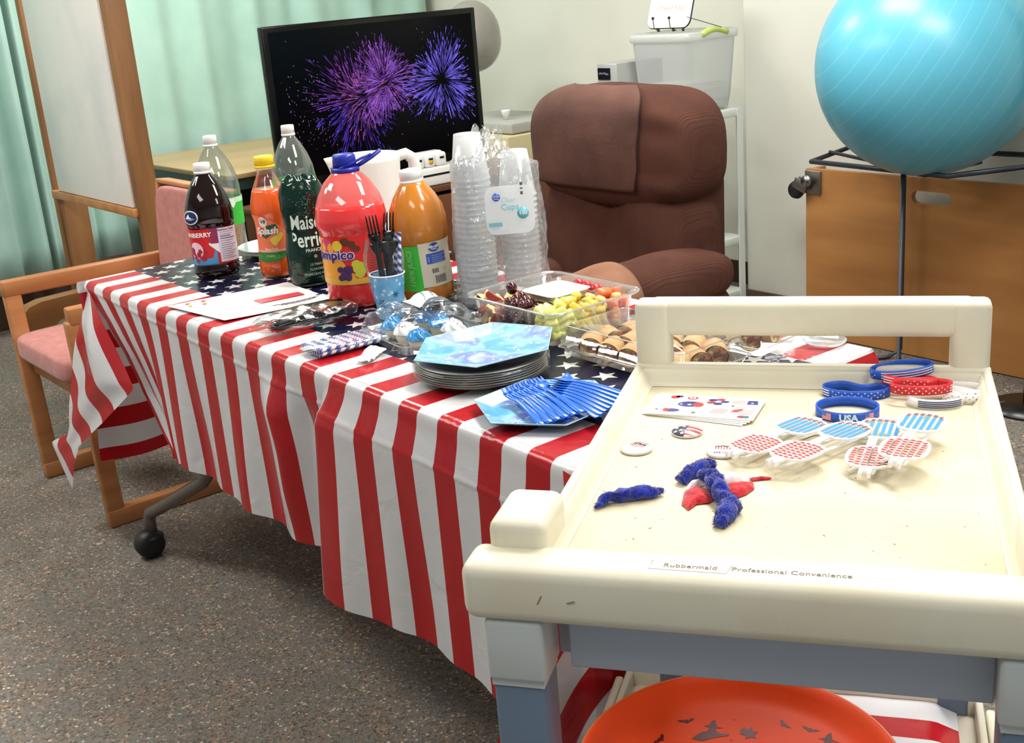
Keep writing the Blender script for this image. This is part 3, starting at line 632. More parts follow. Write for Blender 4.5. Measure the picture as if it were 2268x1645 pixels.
def fin(a,b):   # corner drape at the right end: a fold pointing diagonally outwards
    dr=b*.52; w_=.20*sm(b,0,.75); k=1-abs(2*a-1)
    if a<.5: base=Vector((L-.015,-.022-.03*sm(dr,.05,.4),0))
    else: base=Vector((L+.012,.02,0))
    tip=Vector((L+.03,-.03-w_,0)); p=base.lerp(tip,k)
    return (p.x+.010*math.sin(k*7+b*5)*b,p.y,ZT-.004-dr-.03*k*b)
cl.grid(fin,30,40,uv=lambda a,b:(L+.036+.36*b-.14*(1-abs(2*a-1))*b,-b*.4-.02))
solo('tablecloth',cl,FLAG,'shiny flag tablecloth with red stripes and a navy starred band on the folding table','tablecloth')
# ---------- table items ----------
TZ=.7455
def face(x,y): return math.atan2(CAMP.y-y,CAMP.x-x)
def rprof(prof,z): return interp([(b,a) for a,b in prof],z)
PK=[2]
def kf(ph):
    p=PK[0]
    return 1 if p==2 else (abs(math.cos(ph))**p+abs(math.sin(ph))**p)**(-1/p)
def patch(mb,R,z0,z1,a0,a1,off=.0012,n=14,rows=6,top=None,bot=None):
    def f(a,b):
        ph=lerp(a0,a1,a); lo=bot(a) if bot else z0; hi=top(a) if top else z1; z=lerp(lo,hi,b); r=R(z)*kf(ph)+off
        return (r*math.cos(ph),r*math.sin(ph),z)
    mb.grid(f,n,rows)
def disc(mb,R,ph,z,rx,rz,off,n=20):
    "printed ellipse wrapped on the bottle"
    c=(R(z)*kf(ph)+off)
    vs=[(c*math.cos(ph),c*math.sin(ph),z)]
    for k in range(n):
        q=2*PI*k/n; zz=z+rz*math.sin(q); r=R(zz)+off; p=ph+rx*math.cos(q)/r; r=R(zz)*kf(p)+off; vs.append((r*math.cos(p),r*math.sin(p),zz))
    mb.add(vs,[(0,1+k,1+(k+1)%n) for k in range(n)])
def poly(mb,R,ph,z,pts,off):
    vs=[]
    cx=sum(p[0] for p in pts)/len(pts); cz=sum(p[1] for p in pts)/len(pts)
    for x,zz in [(cx,cz)]+list(pts): r=R(z+zz)+off; p=ph+x/r; r=R(z+zz)*kf(p)+off; vs.append((r*math.cos(p),r*math.sin(p),z+zz))
    n=len(pts); mb.add(vs,[(0,1+k,1+(k+1)%n) for k in range(n)])
def wtext(R,ph,z,s,size,off,bold=0,shear=0,vert=False,arc=0,sy=1):
    def f(x,y,_):
        y*=sy
        if vert: x,y=-y,x
        y2=y+arc*x*x; r=R(z+y2)+off; p=ph+x/r; r=R(z+y2)*kf(p)+off; return (r*math.cos(p),r*math.sin(p),z+y2)
    return textmb(s,size,fn=f,bold=bold,shear=shear)
def INK(c,n=None,r=.35): return mat('ink %s'%(n or str(c)),c,r)
WH=INK((244,244,244),'white')
def cap(par,z,r,h,mt,nm='cap',rib=True,loc=(0,0)):
    m=MB(); m.lathe([(r,z),(r*1.0,z+h*.85),(r*.93,z+h)],40,fn=(lambda a,zz:1+.012*(math.sin(a*20)>0)) if rib else None); m.lathe([(r*1.06,z-.004),(r*1.06,z+.001)],32); return part(nm,m,mt,par)
def bottle(name,label,cat,x,y,prof,liqtop,liqm,shellm,capr,caph,capm,p=2,rz=None,squash=(1,1),group=None,fn=None):
    t=thing(name,label,cat,(x,y,TZ),face(x,y) if rz is None else rz,group)
    PK[0]=p; zl=liqtop if liqm else 0; rl=rprof(prof,zl)
    if liqm:
        pr=[q for q in prof if q[1]<zl-.002]+[(rl,zl),(.0005,zl+.0002)]; m=MB(); m.lathe(pr,64,p=p,squash=squash,fn=fn,cap=True); part('juice',m,liqm,t)
    up=[(rl,zl)]+[q for q in prof if q[1]>zl+.002] if liqm else prof
    m=MB(); m.lathe(up,64,p=p,squash=squash,fn=fn,cap=False); part('bottle_body',m,shellm,t)
    if capm: cap(t,prof[-1][1]-.004,capr,caph,capm)
    return t,(lambda z: rprof(prof,z)*1.0)
SH=clearmat('clear bottle plastic',body=.02,gl=.07,rough=.04)
# cranberry
pr=[(.038,0),(.050,.004),(.054,.012),(.053,.026),(.050,.030),(.052,.036),(.0525,.118),(.053,.124),(.056,.130),(.057,.150),(.053,.172),(.044,.198),(.032,.222),(.020,.238),(.0165,.244),(.0165,.252)]
DARKJ=mat('dark cranberry juice',(20,3,5),.05,spec=.6)
t,R=bottle('juice_bottle','tall dark red cranberry juice bottle with pale cap at the left of the table','bottle',.258,.227,pr,.243,DARKJ,SH,.0195,.020,WHITEP,p=3.2)
R0=R
m=MB(); patch(m,R,.034,.120,-1.9,2.2,.0015,40); lb=part('label',m,INK((205,22,34),'label red'),t)
m=MB(); patch(m,R,.034,.078,-1.9,.10,.0019,30,top=lambda a:.050+.035*max(0,math.sin(a*2.2*PI))**.7); part('blue_print',m,INK((70,150,200),'label blue'),lb)
m=MB(); disc(m,R,-.75,.070,.016,.020,.0024); part('splash_print',m,INK((236,214,222),'pale splash'),lb)
m=MB()
for k in range(16): disc(m,R,-.75+random.uniform(-.45,.5),.058+random.uniform(-.014,.016),.0045,.0045,.0028+k*.00005,8)
part('berry_print',m,INK((170,30,50),'berry'),lb)
m=MB(); patch(m,R,.084,.120,-.12,.22,.0022,6); part('purple_print',m,INK((140,32,80),'purple'),lb)
m=MB(); patch(m,R,.060,.086,-.2,.22,.002,6,bot=lambda a:.082-.022*a); part('white_print',m,WH,lb)
m=MB(); patch(m,R,.038,.119,.22,1.25,.0026,14); np_=part('facts_panel',m,INK((222,214,226),'panel'),lb)
m=MB()
for k in range(13): patch(m,R,.108-k*.0052,.108-k*.0052+(.0028 if k in(2,3) else .0012),.30,.92-.1*(k%3),.003,8,1)
m.add([],[]); part('facts_lines',m,INK((120,118,150),'facts ink'),lb)
part('facts_heading',wtext(R,.55,.1145,'Nutrition Facts',.0065,.003,.03),INK((50,50,70),'dark ink'),lb)
part('lettering',wtext(R,-.80,.106,'CRANBERRY',.0145,.0026,.03),WH,lb)
m=MB(); disc(m,R0,-.72,.150,.0185,.0165,.0045,28); lg=part('logo_oval',m,WH,t); m=MB(); disc(m,R0,-.72,.150,.016,.014,.0050,28); part('logo_blue',m,INK((24,44,96),'navy'),t)
m=MB(); poly(m,R0,-.72,.150,[(-.014,-.001),(-.008,.001),(-.003,.009),(0,.002),(.006,-.001),(.014,-.003),(.006,-.006),(-.004,-.006)],.0056); part('logo_wave',m,WH,t)
part('logo_lettering',wtext(R0,-.70,.1465,'Ocean Spray',.006,.0062,.03,.3),INK((20,36,90),'navy'),t)
PK[0]=2
# orange drink
pr=[(.030,0),(.040,.003),(.043,.012),(.043,.045),(.040,.052),(.0385,.075),(.0385,.120),(.040,.135),(.0445,.150),(.045,.165),(.043,.180),(.038,.200),(.027,.225),(.020,.240),(.0185,.252),(.0185,.262)]
ORJ=mat('orange drink',(236,96,34),.15,coat=.5,sub=.15)
t,R=bottle('juice_bottle','orange drink bottle with a bright yellow cap','bottle',.405,.315,pr,.205,ORJ,SH,.0225,.022,mat('yellow cap',(250,208,30),.35))
m=MB(); patch(m,R,.050,.140,-1.6,.75,.0012,26,top=lambda a:.150-.045*max(0,a-.2)**2*1.5); lb=part('label',m,INK((244,124,80),'label orange'),t)
m=MB(); patch(m,R,.040,.062,-1.5,.55,.0018,18,bot=lambda a:.040+.012*abs(a*2-1)**3); part('green_print',m,INK((52,128,56),'label green'),lb)
m=MB(); patch(m,R,.062,.067,-1.5,.7,.0019,18); part('peach_print',m,INK((250,176,146),'peach'),lb)
m=MB(); poly(m,R,.0,.102,[(-.03,-.002),(-.032,.016),(-.02,.022),(-.004,.024),(.006,.026),(.010,.016),(.012,.008),(-.004,.002),(-.02,-.008)],.002); part('splash_print',m,INK((28,86,44),'deep green'),lb)
m=MB(); poly(m,R,.05,.092,[(-.014,0),(-.006,.006),(.006,.010),(.016,.016),(.020,.006),(.008,-.006),(0,-.016),(-.008,-.012)],.0026); part('fruit_print',m,INK((246,208,80),'mango'),lb)
part('lettering',wtext(R,-.42,.112,'Splash',.0225,.0034,.03,.2),WH,lb)
m=MB(); disc(m,R,-.55,.134,.0105,.013,.0030); part('logo_disc',m,INK((250,226,220),'pale pink'),lb); part('logo_lettering',wtext(R,-.55,.134,'V8',.012,.0036,.02,.2),INK((60,60,60),'dark grey'),lb)
part('small_lettering',wtext(R,-.25,.0695,'Mango Peach',.006,.0028,.01),WH,lb)
part('green_lettering',wtext(R,-.35,.053,'VITAMINS',.005,.0028,.01),INK((220,220,120),'yellow ink'),lb)
# dark green wrapped sparkling water
t=thing('sparkling_water_pack','dark green shrink-wrapped sparkling water pack beside the orange drink','bottle pack',(.555,.318,TZ),face(.555,.318))
def pack(a,b):
    ph=2*PI*a; z=b*.236; r=.050*(1-.10*math.exp(-((z-.125)/.03)**2))*(1-.28*max(0,(.03-z)/.03)**2); 
    k=(abs(math.cos(ph))**3.0+abs(math.sin(ph))**3.0)**(-1/3.0)
    n=noise.noise(Vector((math.cos(ph)*3,math.sin(ph)*3,z*30)))*.0035*sm(z,.15,.235)
    rr_=r*k+n
    if z>.20: rr_*=1-.25*((z-.20)/.036)**2
    return (rr_*math.cos(ph)*.92,rr_*math.sin(ph)*1.0,z+.010*noise.noise(Vector((math.cos(ph)*2,math.sin(ph)*2,3)))*sm(z,.18,.236))
GRN=mat('dark green film',(5,40,30),.12,spec=.5,bump=(50,.3,.003))
m=MB(); m.grid(pack,72,50); 
def ptop(a,b):
    x,y,z=pack(a,1); k=1-b; return (x*k,y*k,z+.018*noise.noise(Vector((x*k*40,y*k*40,5)))*sm(b,0,.2)+.004*sm(b,0,.3))
m.grid(ptop,72,14); part('wrap',m,GRN,t)
m=MB(); m.lathe([(.042,0),(.044,.004)],24); part('base',m,mat('dark green base',(10,34,26),.4),t)
Rp=lambda z:.0455*(1-.10*math.exp(-((z-.125)/.03)**2))+.0035
MINT=INK((206,232,220),'mint white')
part('lettering',wtext(Rp,.18,.146,'Maison',.030,.003,.02,sy=1.5),MINT,t); part('lettering',wtext(Rp,.18,.107,'Perrier',.033,.003,.02,sy=1.4),MINT,t)
part('lettering',wtext(Rp,.26,.084,'FRANCE',.010,.003,.01),MINT,t)
for zz,s in ((.052,'ULTIMATE'),(.041,'FLAVORED'),(.030,'SPARKLING WATER')): part('lettering',wtext(Rp,.34,zz,s,.0075,.0028,.02),INK((130,165,150),'dim mint'),t)
m=MB()
for k in range(70): disc(m,Rp,.15+random.gauss(0,.3),.185+random.gauss(0,.02),.0012,.0012,.0022,5)
part('bubble_print',m,INK((90,140,118),'bubble'),t)
m=MB(); disc(m,Rp,.3,.070,.004,.004,.0026,12); part('round_print',m,INK((110,150,130),'dim mint 2'),t)
m=MB(); patch(m,Rp,.060,.074,-.85,-.65,.0028,4); part('small_panel',m,MINT,t)
# gallon red juice
pr=[(.050,0),(.062,.004),(.066,.014),(.066,.055),(.0665,.058),(.0665,.150),(.069,.160),(.0735,.170),(.0735,.188),(.071,.205),(.063,.228),(.048,.254),(.034,.268),(.027,.274),(.025,.280)]
REDJ=mat('red fruit punch',(242,62,62),.15,coat=.5,sub=.2)
t,R=bottle('juice_jug','large red fruit punch jug with blue cap and carry loop','bottle',.805,.292,pr,.212,REDJ,clearmat('pink tinted plastic',tint=(255,160,160),body=.45,gl=.07,rough=.05,bodycol=(250,176,172)),.027,.026,None,p=2.6)
BLC=mat('royal blue plastic',(32,44,160),.35)
m=MB(); m.lathe([(.029,.274),(.0295,.284)],36); m.lathe([(.0245,.284),(.0235,.306),(.021,.310)],36,fn=lambda a,z:1+.012*(math.sin(a*20)>0)); part('cap',m,BLC,t)
m=MB(); m.tube([(-.024+.0*k,0,0) for k in range(0)] or [(.0,.022,.281),(.008,.036,.288),(.012,.056,.299),(.008,.074,.310),(-.004,.074,.311),(-.014,.056,.300),(-.018,.036,.289),(-.012,.022,.281)],.0030,8); m.tube([(.024,-.012,.283),(.020,.014,.292),(.012,.036,.300),(.008,.055,.306)],.0028,8); part('carry_loop',m,BLC,t)
R1=R
m=MB(); patch(m,R1,.058,.152,-1.7,1.7,.0014,40,8); lb=part('label',m,INK((226,40,34),'label scarlet'),t)
m=MB(); patch(m,R1,.058,.15,-1.7,-.05,.0018,24,8,top=lambda a:.150-.075*sm(a,.45,1)**1.2); part('yellow_print',m,INK((248,168,50),'label amber'),lb)
m=MB(); patch(m,R1,.053,.068,-1.7,1.7,.0022,36,3,bot=lambda a:.057-.004*math.sin(a*PI),top=lambda a:.072-.006*math.sin(a*PI)); part('gold_print',m,INK((240,180,60),'gold'),lb)
m=MB(); disc(m,R1,-.88,.130,.020,.020,.0022); part('pink_print',m,INK((216,60,110),'pink'),lb)
m=MB(); disc(m,R1,-.50,.135,.010,.011,.0026); part('lemon_print',m,INK((244,206,60),'lemon'),lb)
part('lettering_outline',wtext(R1,-.68,.1155,'tampico',.0275,.0028,.075),WH,lb); part('lettering',wtext(R1,-.68,.1155,'tampico',.0275,.0036,.028),INK((66,30,130),'violet'),lb)
m=MB()
for k in range(12): disc(m,R1,-.36+random.uniform(-.16,.16),.076+random.uniform(-.010,.012),.0065,.0065,.0030+k*.0001,10)
part('grape_print',m,INK((74,38,96),'grape'),lb)
m=MB()
for dx,dz in ((0,0),(.006,.006),(-.002,.010),(.008,-.004),(.004,-.010)): disc(m,R1,.02+dx*14,.085+dz,.010,.009,.0030+dx*.01,10)
part('pear_print',m,INK((206,204,60),'pear'),lb)
m=MB()
for k in range(9): disc(m,R1,-.33+.05*k+random.uniform(-.03,.03),.145-.004*k*.5+random.uniform(-.004,.004),.006,.006,.0030,9)
part('cherry_print',m,INK((96,50,24),'brown fruit'),lb)
m=MB()
for ph,z in ((.56,.139),(.42,.128),(.68,.145)): disc(m,R1,ph,z,.0095,.009,.0028+z*.002,12)
part('raspberry_print',m,INK((190,34,40),'raspberry'),lb)
m=MB()
for k in range(11): patch(m,R1,.124-k*.0052,.1255-k*.0052,.42,1.05-.08*(k%2),.0024,8,1)
part('ingredient_lines',m,INK((150,24,30),'dark red ink'),lb)
m=MB(); patch(m,R1,.076,.126,.38,1.12,.0018,10,3); part('ingredient_panel',m,INK((198,58,52),'panel red'),lb)
PK[0]=2
# apple juice
pr=[(.038,0),(.049,.003),(.053,.012),(.053,.034),(.0515,.038),(.0515,.120),(.054,.125),(.058,.150),(.059,.172),(.055,.195),(.044,.218),(.029,.240),(.0225,.248),(.020,.254)]
APJ=mat('amber juice',(208,128,40),.18,coat=.5,sub=.1)
t,R=bottle('juice_bottle','amber apple juice bottle with white cap and green label','bottle',.915,.395,pr,.248,APJ,SH,.0225,.022,WHITEP)
m=MB(); patch(m,R,.030,.124,-1.5,-.16,.0014,16); lb=part('label',m,INK((70,205,60),'label lime'),t)
m=MB(); patch(m,R,.036,.128,-.16,1.5,.0018,20); part('cream_panel',m,INK((230,220,196),'cream label'),lb)
part('lettering',wtext(R,-.56,.078,'100% JUICE',.0165,.0022,.01,.15,vert=True),INK((170,235,150),'pale lime'),lb)
m=MB(); disc(m,R,.45,.117,.0125,.0095,.0026,24); part('logo_oval',m,INK((52,88,176),'logo blue'),lb); part('logo_lettering',wtext(R,.45,.119,'Great',.007,.0032,.02),WH,lb); part('logo_lettering',wtext(R,.45,.1135,'Value',.006,.0032,.02),WH,lb)
m=MB(); patch(m,R,.084,.105,.10,.92,.0026,10,2); part('blue_panel',m,INK((62,96,188),'panel blue'),lb)
m=MB(); 
for k in range(4): patch(m,R,.099-.0042*k,.1005-.0042*k,.30,.86-.1*(k%2),.0030,6,1)
for k in range(3): disc(m,R,.18,.097-.004*k,.0018,.0018,.003,8)
part('panel_lines',m,INK((150,170,225),'pale blue ink'),lb)
m=MB()
for k in range(15): patch(m,R,.042,.058,.34+k*.033,.34+k*.033+(.012 if k%3 else .022),.0026,1,1)
part('barcode',m,INK((70,70,100),'bar ink'),lb)
m=MB()
for k in range(4): patch(m,R,.064,.073,.26+.07*k,.30+.07*k,.0026,1,1)
for q in range(3): poly(m,R,.82,.069,[(.004*math.cos(q*2.09+a),.004*math.sin(q*2.09+a)) for a in (0,.9,1.5)],.0027)
part('cups_and_recycle_marks',m,INK((90,88,86),'grey ink'),lb)
t.rotation_euler=(Matrix.Rotation(-.06,3,Vector((FW.x,FW.y,0)).normalized())@Matrix.Rotation(t.rotation_euler.z,3,'Z')).to_euler()
# dark bottle with tan cap behind
pr=[(.034,0),(.040,.005),(.040,.13),(.036,.15),(.026,.175),(.018,.19),(.018,.198)]
t,R=bottle('sauce_bottle','dark red bottle with tan cap half hidden behind the amber juice','bottle',.930,.512,pr,.185,mat('dark red drink',(86,10,18),.15,coat=.5),SH,.020,.022,mat('tan cap',(196,168,120),.4))
m=MB(); patch(m,R,.05,.10,-1.5,1.5,.0014,24); lb=part('label',m,INK((216,204,190),'buff'),t); part('lettering',wtext(R,.5,.08,'2%',.02,.002,.02),INK((80,50,40),'brown ink'),lb)
# two green-label soda bottles
pr=[(.030,0),(.048,.006),(.054,.02),(.054,.135),(.055,.15),(.055,.19),(.052,.215),(.042,.245),(.028,.272),(.017,.288),(.0135,.295),(.0135,.300)]
SODA=clearmat('clear soda',tint=(236,242,240),body=.10,gl=.05,bodycol=(190,200,196))
for i,(x,y,lbm,lbl) in enumerate(((.165,.300,0,'clear soda bottle with a green label half hidden behind the cranberry bottle'),(.193,.500,1,'clear soda bottle with a green label and white cap behind the orange drink'))):
    t,R=bottle('soda_bottle',lbl,'bottle',x,y,pr,.155,SODA,clearmat('soda bottle plastic',tint=(232,238,236),body=.12,gl=.12,rough=.04,bodycol=(200,205,205)),.0165,.022,WHITEP,group='clear soda bottles with green labels')
    m=MB(); patch(m,R,.10,.185 if i else .165,-PI,PI,.0015,48); lb=part('label',m,INK((64,190,66),'soda green'),t)
    m=MB(); patch(m,R,.10 if i else .155,.108 if i else .168,-PI,PI,.0019,48); part('pale_band',m,INK((190,232,190),'pale green'),lb)
    m=MB(); poly(m,R,.42,.155,[(-.012,-.008),(.002,.014),(.008,.008),(.012,.012),(.018,-.002),(.01,-.012),(.002,-.004)],.0024); part('white_print',m,WH,lb)
# pitcher
t=thing('pitcher','translucent white plastic pitcher with a handle behind the red jug','pitcher',(.452,.560,TZ),face(.452,.560)+.25)
PM=mat('translucent white plastic',(236,236,230),.35,sub=.3)
def pit(a,b):
    ph=2*PI*a; r=lerp(.066,.083,b); sp=.018*math.exp(-((math.sin((ph+1.9)/2))/.12)**2)*b**6; return ((r+sp)*math.cos(ph),(r+sp)*math.sin(ph),.001+b*.247)
def pin(a,b): x,y,z=pit(a,1-b*.95); return (x*.965,y*.965,z)
m=MB(); m.grid(pit,56,20); m.grid(lambda a,b:tuple(lerp(p,q,b) for p,q in zip(pit(a,1),pin(a,0))),56,1); m.grid(pin,56,12); m.lathe([(.0655,.001),(.0655,.004)],56); m.lathe([(.066,.012),(.066,.014)],40); part('body',m,PM,t)
m=MB(); m.tube([(.0,.074,.235),(.0,.100,.240),(.0,.118,.228),(.0,.124,.200),(.0,.122,.14),(.0,.116,.09),(.0,.100,.065),(.0,.070,.06)],.0125,10,flat=(.8,1.1)); part('handle',m,PM,t)
# white plates stack at the back left
t0=None
PLM=mat('white paper plate',(240,240,236),.55)
for k in range(4):
    if t0 is None:
        m=MB(); m.lathe([(.001,.001),(.07,.001),(.078,.006),(.098,.011),(.100,.012),(.098,.013),(.077,.008),(.069,.003),(.001,.003)],48,cap=False)
        t0=solo('paper_plate',m,PLM,'white paper plate in the small stack behind the cranberry bottle','plate','white paper plates',loc=(.215,.525,TZ)); t0.location=(.16,.44,TZ)
    else: dup(t0,(.16+random.uniform(-.002,.002),.44,TZ+k*.003))
# menu sheet
t=thing('printed_sheet','white printed menu sheet lying on the cloth left of the red jug','paper',(.600,.150,TZ+.0012),0)
def toL(x,y): return (x-.600,y-.150)
c4=[toL(.467,.004),toL(.695,.030),toL(.735,.262),toL(.505,.282)]
def sh(a,b):
    p=Vector(c4[0]).lerp(Vector(c4[1]),a); q=Vector(c4[3]).lerp(Vector(c4[2]),a); r=p.lerp(q,b); return (r.x,r.y,.0012*math.sin(a*5)*math.sin(b*4)+.0004)
m=MB(); m.grid(sh,14,14); part('sheet',m,mat('copy paper',(246,244,240),.7),t)
def onsheet(u,v,z=.0016): p=sh(u,v); return Vector((p[0],p[1],p[2]+z))
def sheetquad(m,u0,u1,v0,v1): m.grid(lambda a,b:onsheet(lerp(u0,u1,a),lerp(v0,v1,b)),4,4)
m=MB(); sheetquad(m,.50,.66,.50,.90); 
part('red_banner',m,INK((222,74,84),'banner red'),t,'red banner block')
def sheettext(s,size,u,v,mt,bold=.01,nm='lettering'):
    o=onsheet(u,v,.0022); X_=(onsheet(u,min(1,v+.1))-onsheet(u,v)).normalized(); Y_=(onsheet(max(0,u-.1),v)-onsheet(u,v)).normalized(); Z_=X_.cross(Y_)
    Mx=Matrix((X_,Y_,Z_)).transposed().to_4x4(); Mx.translation=o; part(nm,textmb(s,size,mtx=Mx,bold=bold),mt,t)
m=MB(); m=MB()
BL=INK((60,56,60),'text ink')
# the sheet reads along its long side away from the viewer: rows of faint text
for k in range(9):
    m_=.30+.05*(k%3); 
    mm=MB(); sheetquad(mm,.26+k*.055,.272+k*.055,.46-m_*.5,.46+m_*.5-.1*(k%2)) if k not in(4,5) else sheetquad(mm,.26+k*.055,.272+k*.055,.24,.46); part('text_line',mm,INK((206,196,194),'faint ink'),t)
mm=MB()
for q,(u0,v0,v1) in enumerate(((.86,.52,.94),(.90,.58,.90),(.78,.96,.99))):
    mm.tube([onsheet(u0+.012*math.sin(k*2.3+q)-.10*((k/22-.5)**2),lerp(v0,v1,k/22),.0020) for k in range(23)],.0009,4)
part('script_heading',mm,BL,t)
for u,v,c in ((.10,.12,(228,120,110)),(.20,.10,(240,190,120)),(.12,.24,(228,120,110)),(.24,.20,(235,150,120))):
    mm=MB(); o=onsheet(u,v,.0018); mm.prism([(o.x+x,o.y+y) for x,y in starpts(.011)],o.z,o.z+.0002); part('festive_print',mm,INK(c,'fest'+str(c)),t)
# pen
m=MB(); m.tube([(0,0,.006),(.0,.075,.006)],.0045,10); m.tube([(0,.075,.006),(0,.085,.006)],[.0045,.001],10)
t=solo('pen',m,clearmat('smoky clear',body=.3,gl=.2,bodycol=(180,185,210)),'clear pen lying next to the bag of black spoons','pen',loc=(.800,.050,TZ),rot=(0,0,.12))
# ---------- cutlery ----------
def fork_mb(Ln=.165,up=1):
    m=MB(); z=lambda y:.0022+.004*math.sin(min(1,max(0,y/Ln))*PI)+.010*max(0,(y/Ln-.72)/.28)**1.6
    def strip(x0f,x1f,y0,y1,n): m.grid(lambda a,b:((lerp(x0f(lerp(y0,y1,b)),x1f(lerp(y0,y1,b)),a)),lerp(y0,y1,b),z(lerp(y0,y1,b))+.0012*math.cos((a-.5)*PI)),3,n)
    wdt=lambda y: interp([(0,.0065),(.02,.0072),(.08,.0045),(.105,.004),(.118,.011),(.128,.0125),(.135,.0125)],y)
    strip(lambda y:-wdt(y),lambda y:wdt(y),0,.132,16)
    for k in range(4):
        c=-.0094+k*.00627; strip(lambda y,c=c:c-.0019*(1-.5*(y-.13)/.035),lambda y,c=c:c+.0019*(1-.5*(y-.13)/.035),.130,Ln,4)
    return m
def spoon_mb(Ln=.16):
    m=MB(); wdt=lambda y: interp([(0,.0065),(.02,.0072),(.08,.0045),(.105,.004),(.115,.010),(.128,.0165),(.142,.0180),(.152,.0140),(.158,.007),(.16,.0006)],y)
    z=lambda y:.003+.004*math.sin(min(1,y/Ln)*PI)
    m.grid(lambda a,b:(lerp(-1,1,a)*wdt(b*Ln),b*Ln,z(b*Ln)+(.0045*(2*a-1)**2*sm(b*Ln,.105,.13) if b*Ln>.1 else .001*math.cos((a-.5)*PI))),8,36); return m
def knife_mb(Ln=.17):
    m=MB(); m.grid(lambda a,b:(lerp(-1,1,a)*interp([(0,.006),(.08,.0055),(.09,.008),(.15,.008),(.165,.004),(.17,.001)],b*Ln),b*Ln,.003+.001*math.cos((a-.5)*PI)),3,20); return m
def solidify(o,th=.0012): 
    md=o.modifiers.new('s','SOLIDIFY'); md.thickness=th; md.offset=0; return o
BKP=mat('glossy black cutlery plastic',(6,6,7),.2)
THIN=clearmat('thin clear film',body=.01,gl=.02,rough=.14,bump=(34,.7,.004))
# bag of black spoons
GB_='black spoons in the clear bag'; sp0=None
for k in range(14):
    L_=(.872+random.uniform(-.018,.018),.045+random.uniform(-.006,.006),TZ+.003+.0035*(k//2)); r_=(random.uniform(-.02,.03),random.uniform(-.3,.3),.02+random.uniform(-.08,.08))
    if sp0 is None: sp0=solidify(solo('plastic_spoon',spoon_mb(),BKP,'black plastic spoon inside the clear bag near the menu sheet','spoon',GB_,loc=L_,rot=r_))
    else: dup(sp0,L_,r_)
def bagf(a,b):
    u=2*PI*a; y=lerp(-.005,.215,b); e=math.sin(PI*min(1,max(.02,b)))**.35; n=noise.noise(Vector((math.cos(u)*2,math.sin(u)*2,b*9)))
    return (.875+.02*b+(.050+.008*n)*e*math.cos(u), y+.010, TZ+.022*1+(.0205+.004*n)*e*math.sin(u)+.018*max(0,b-.75)*math.sin(u*3+b*20))
m=MB(); m.grid(bagf,40,36); solo('cutlery_bag',m,THIN,'clear crinkled bag holding black plastic spoons','plastic bag')
# pack of patterned paper straws
def strawfn(nt,b,tc):
    x,y,z=sep(nt,tc,'Object'); a=x.at2(z)*(1/(2*PI)); s=((y*55.0)+a).fr().lt(.5); nt.links.new(mixc(nt,s,(240,240,240),(56,86,170)),b.inputs['Base Color'])
STR=mat('striped paper straw',rough=.5,fn=strawfn)
st0=None
for k in range(16):
    L_=(1.035+(k%8)*.0085,.022,TZ+.005+.0075*(k//8)); 
    if st0 is None:
        m=MB(); m.tube([(0,0,0),(0,.19,0)],.0038,10,cap=False); st0=solo('paper_straw',m,STR,'blue and white paper straw in the flat clear pack','straw','straws in the flat pack',loc=L_,rot=(0,0,-.10))
    else: dup(st0,L_,(0,0,-.10+random.uniform(-.01,.01)))
def sbag(a,b):
    u=2*PI*a; n=noise.noise(Vector((math.cos(u)*2,math.sin(u),b*8))); e=math.sin(PI*min(.99,max(.01,b)))**.25
    return (1.065+.02*b+(.044+.003*n)*e*math.cos(u)+0,.005+.225*b,TZ+.010+(.0095+.002*n)*e*math.sin(u))
m=MB(); m.grid(sbag,36,24); solo('straw_pack',m,THIN,'flat clear packet of striped straws at the table edge','packet')
# snowflake paper cup with cutlery
def snow(nt,b,tc):
    n=nt.nodes.new('ShaderNodeTexVoronoi'); n.inputs['Scale'].default_value=75; nt.links.new(tc.outputs['Object'],n.inputs['Vector']); d=X(nt,n.outputs['Distance']).lt(.25)
    q=nt.nodes.new('ShaderNodeTexNoise'); q.inputs['Scale'].default_value=22; nt.links.new(tc.outputs['Object'],q.inputs['Vector']); r=nt.nodes.new('ShaderNodeMapRange'); r.inputs[1].default_value=.35; r.inputs[2].default_value=.65; nt.links.new(q.outputs[0],r.inputs[0])
    c=mixc(nt,X(nt,r.outputs[0]),(86,160,214),(140,204,236)); c=mixc(nt,d*.7,c,(232,244,250)); nt.links.new(c,b.inputs['Base Color'])
SNOW=mat('snow print paper',rough=.4,fn=snow)
cx,cy=.968,.262
t=thing('paper_cup','blue snowflake paper cup holding black forks and striped straws','cup',(cx,cy,TZ),face(cx,cy))
cpr=[(.0245,0),(.0250,.002),(.0345,.088)]
m=MB(); m.lathe(cpr,40,cap=False); m.lathe([(.033,.087),(.024,.006),(.001,.006)],40,cap=False); part('cup_wall',m,SNOW,t)
m=MB(); m.tube([(.0345*math.cos(2*PI*k/36),.0345*math.sin(2*PI*k/36),.089) for k in range(36)],.0016,8,closed=True); part('rim',m,WHITEP,t)
Rc=lambda z: rprof([(.0245,0),(.0345,.088)],z)
m=MB()
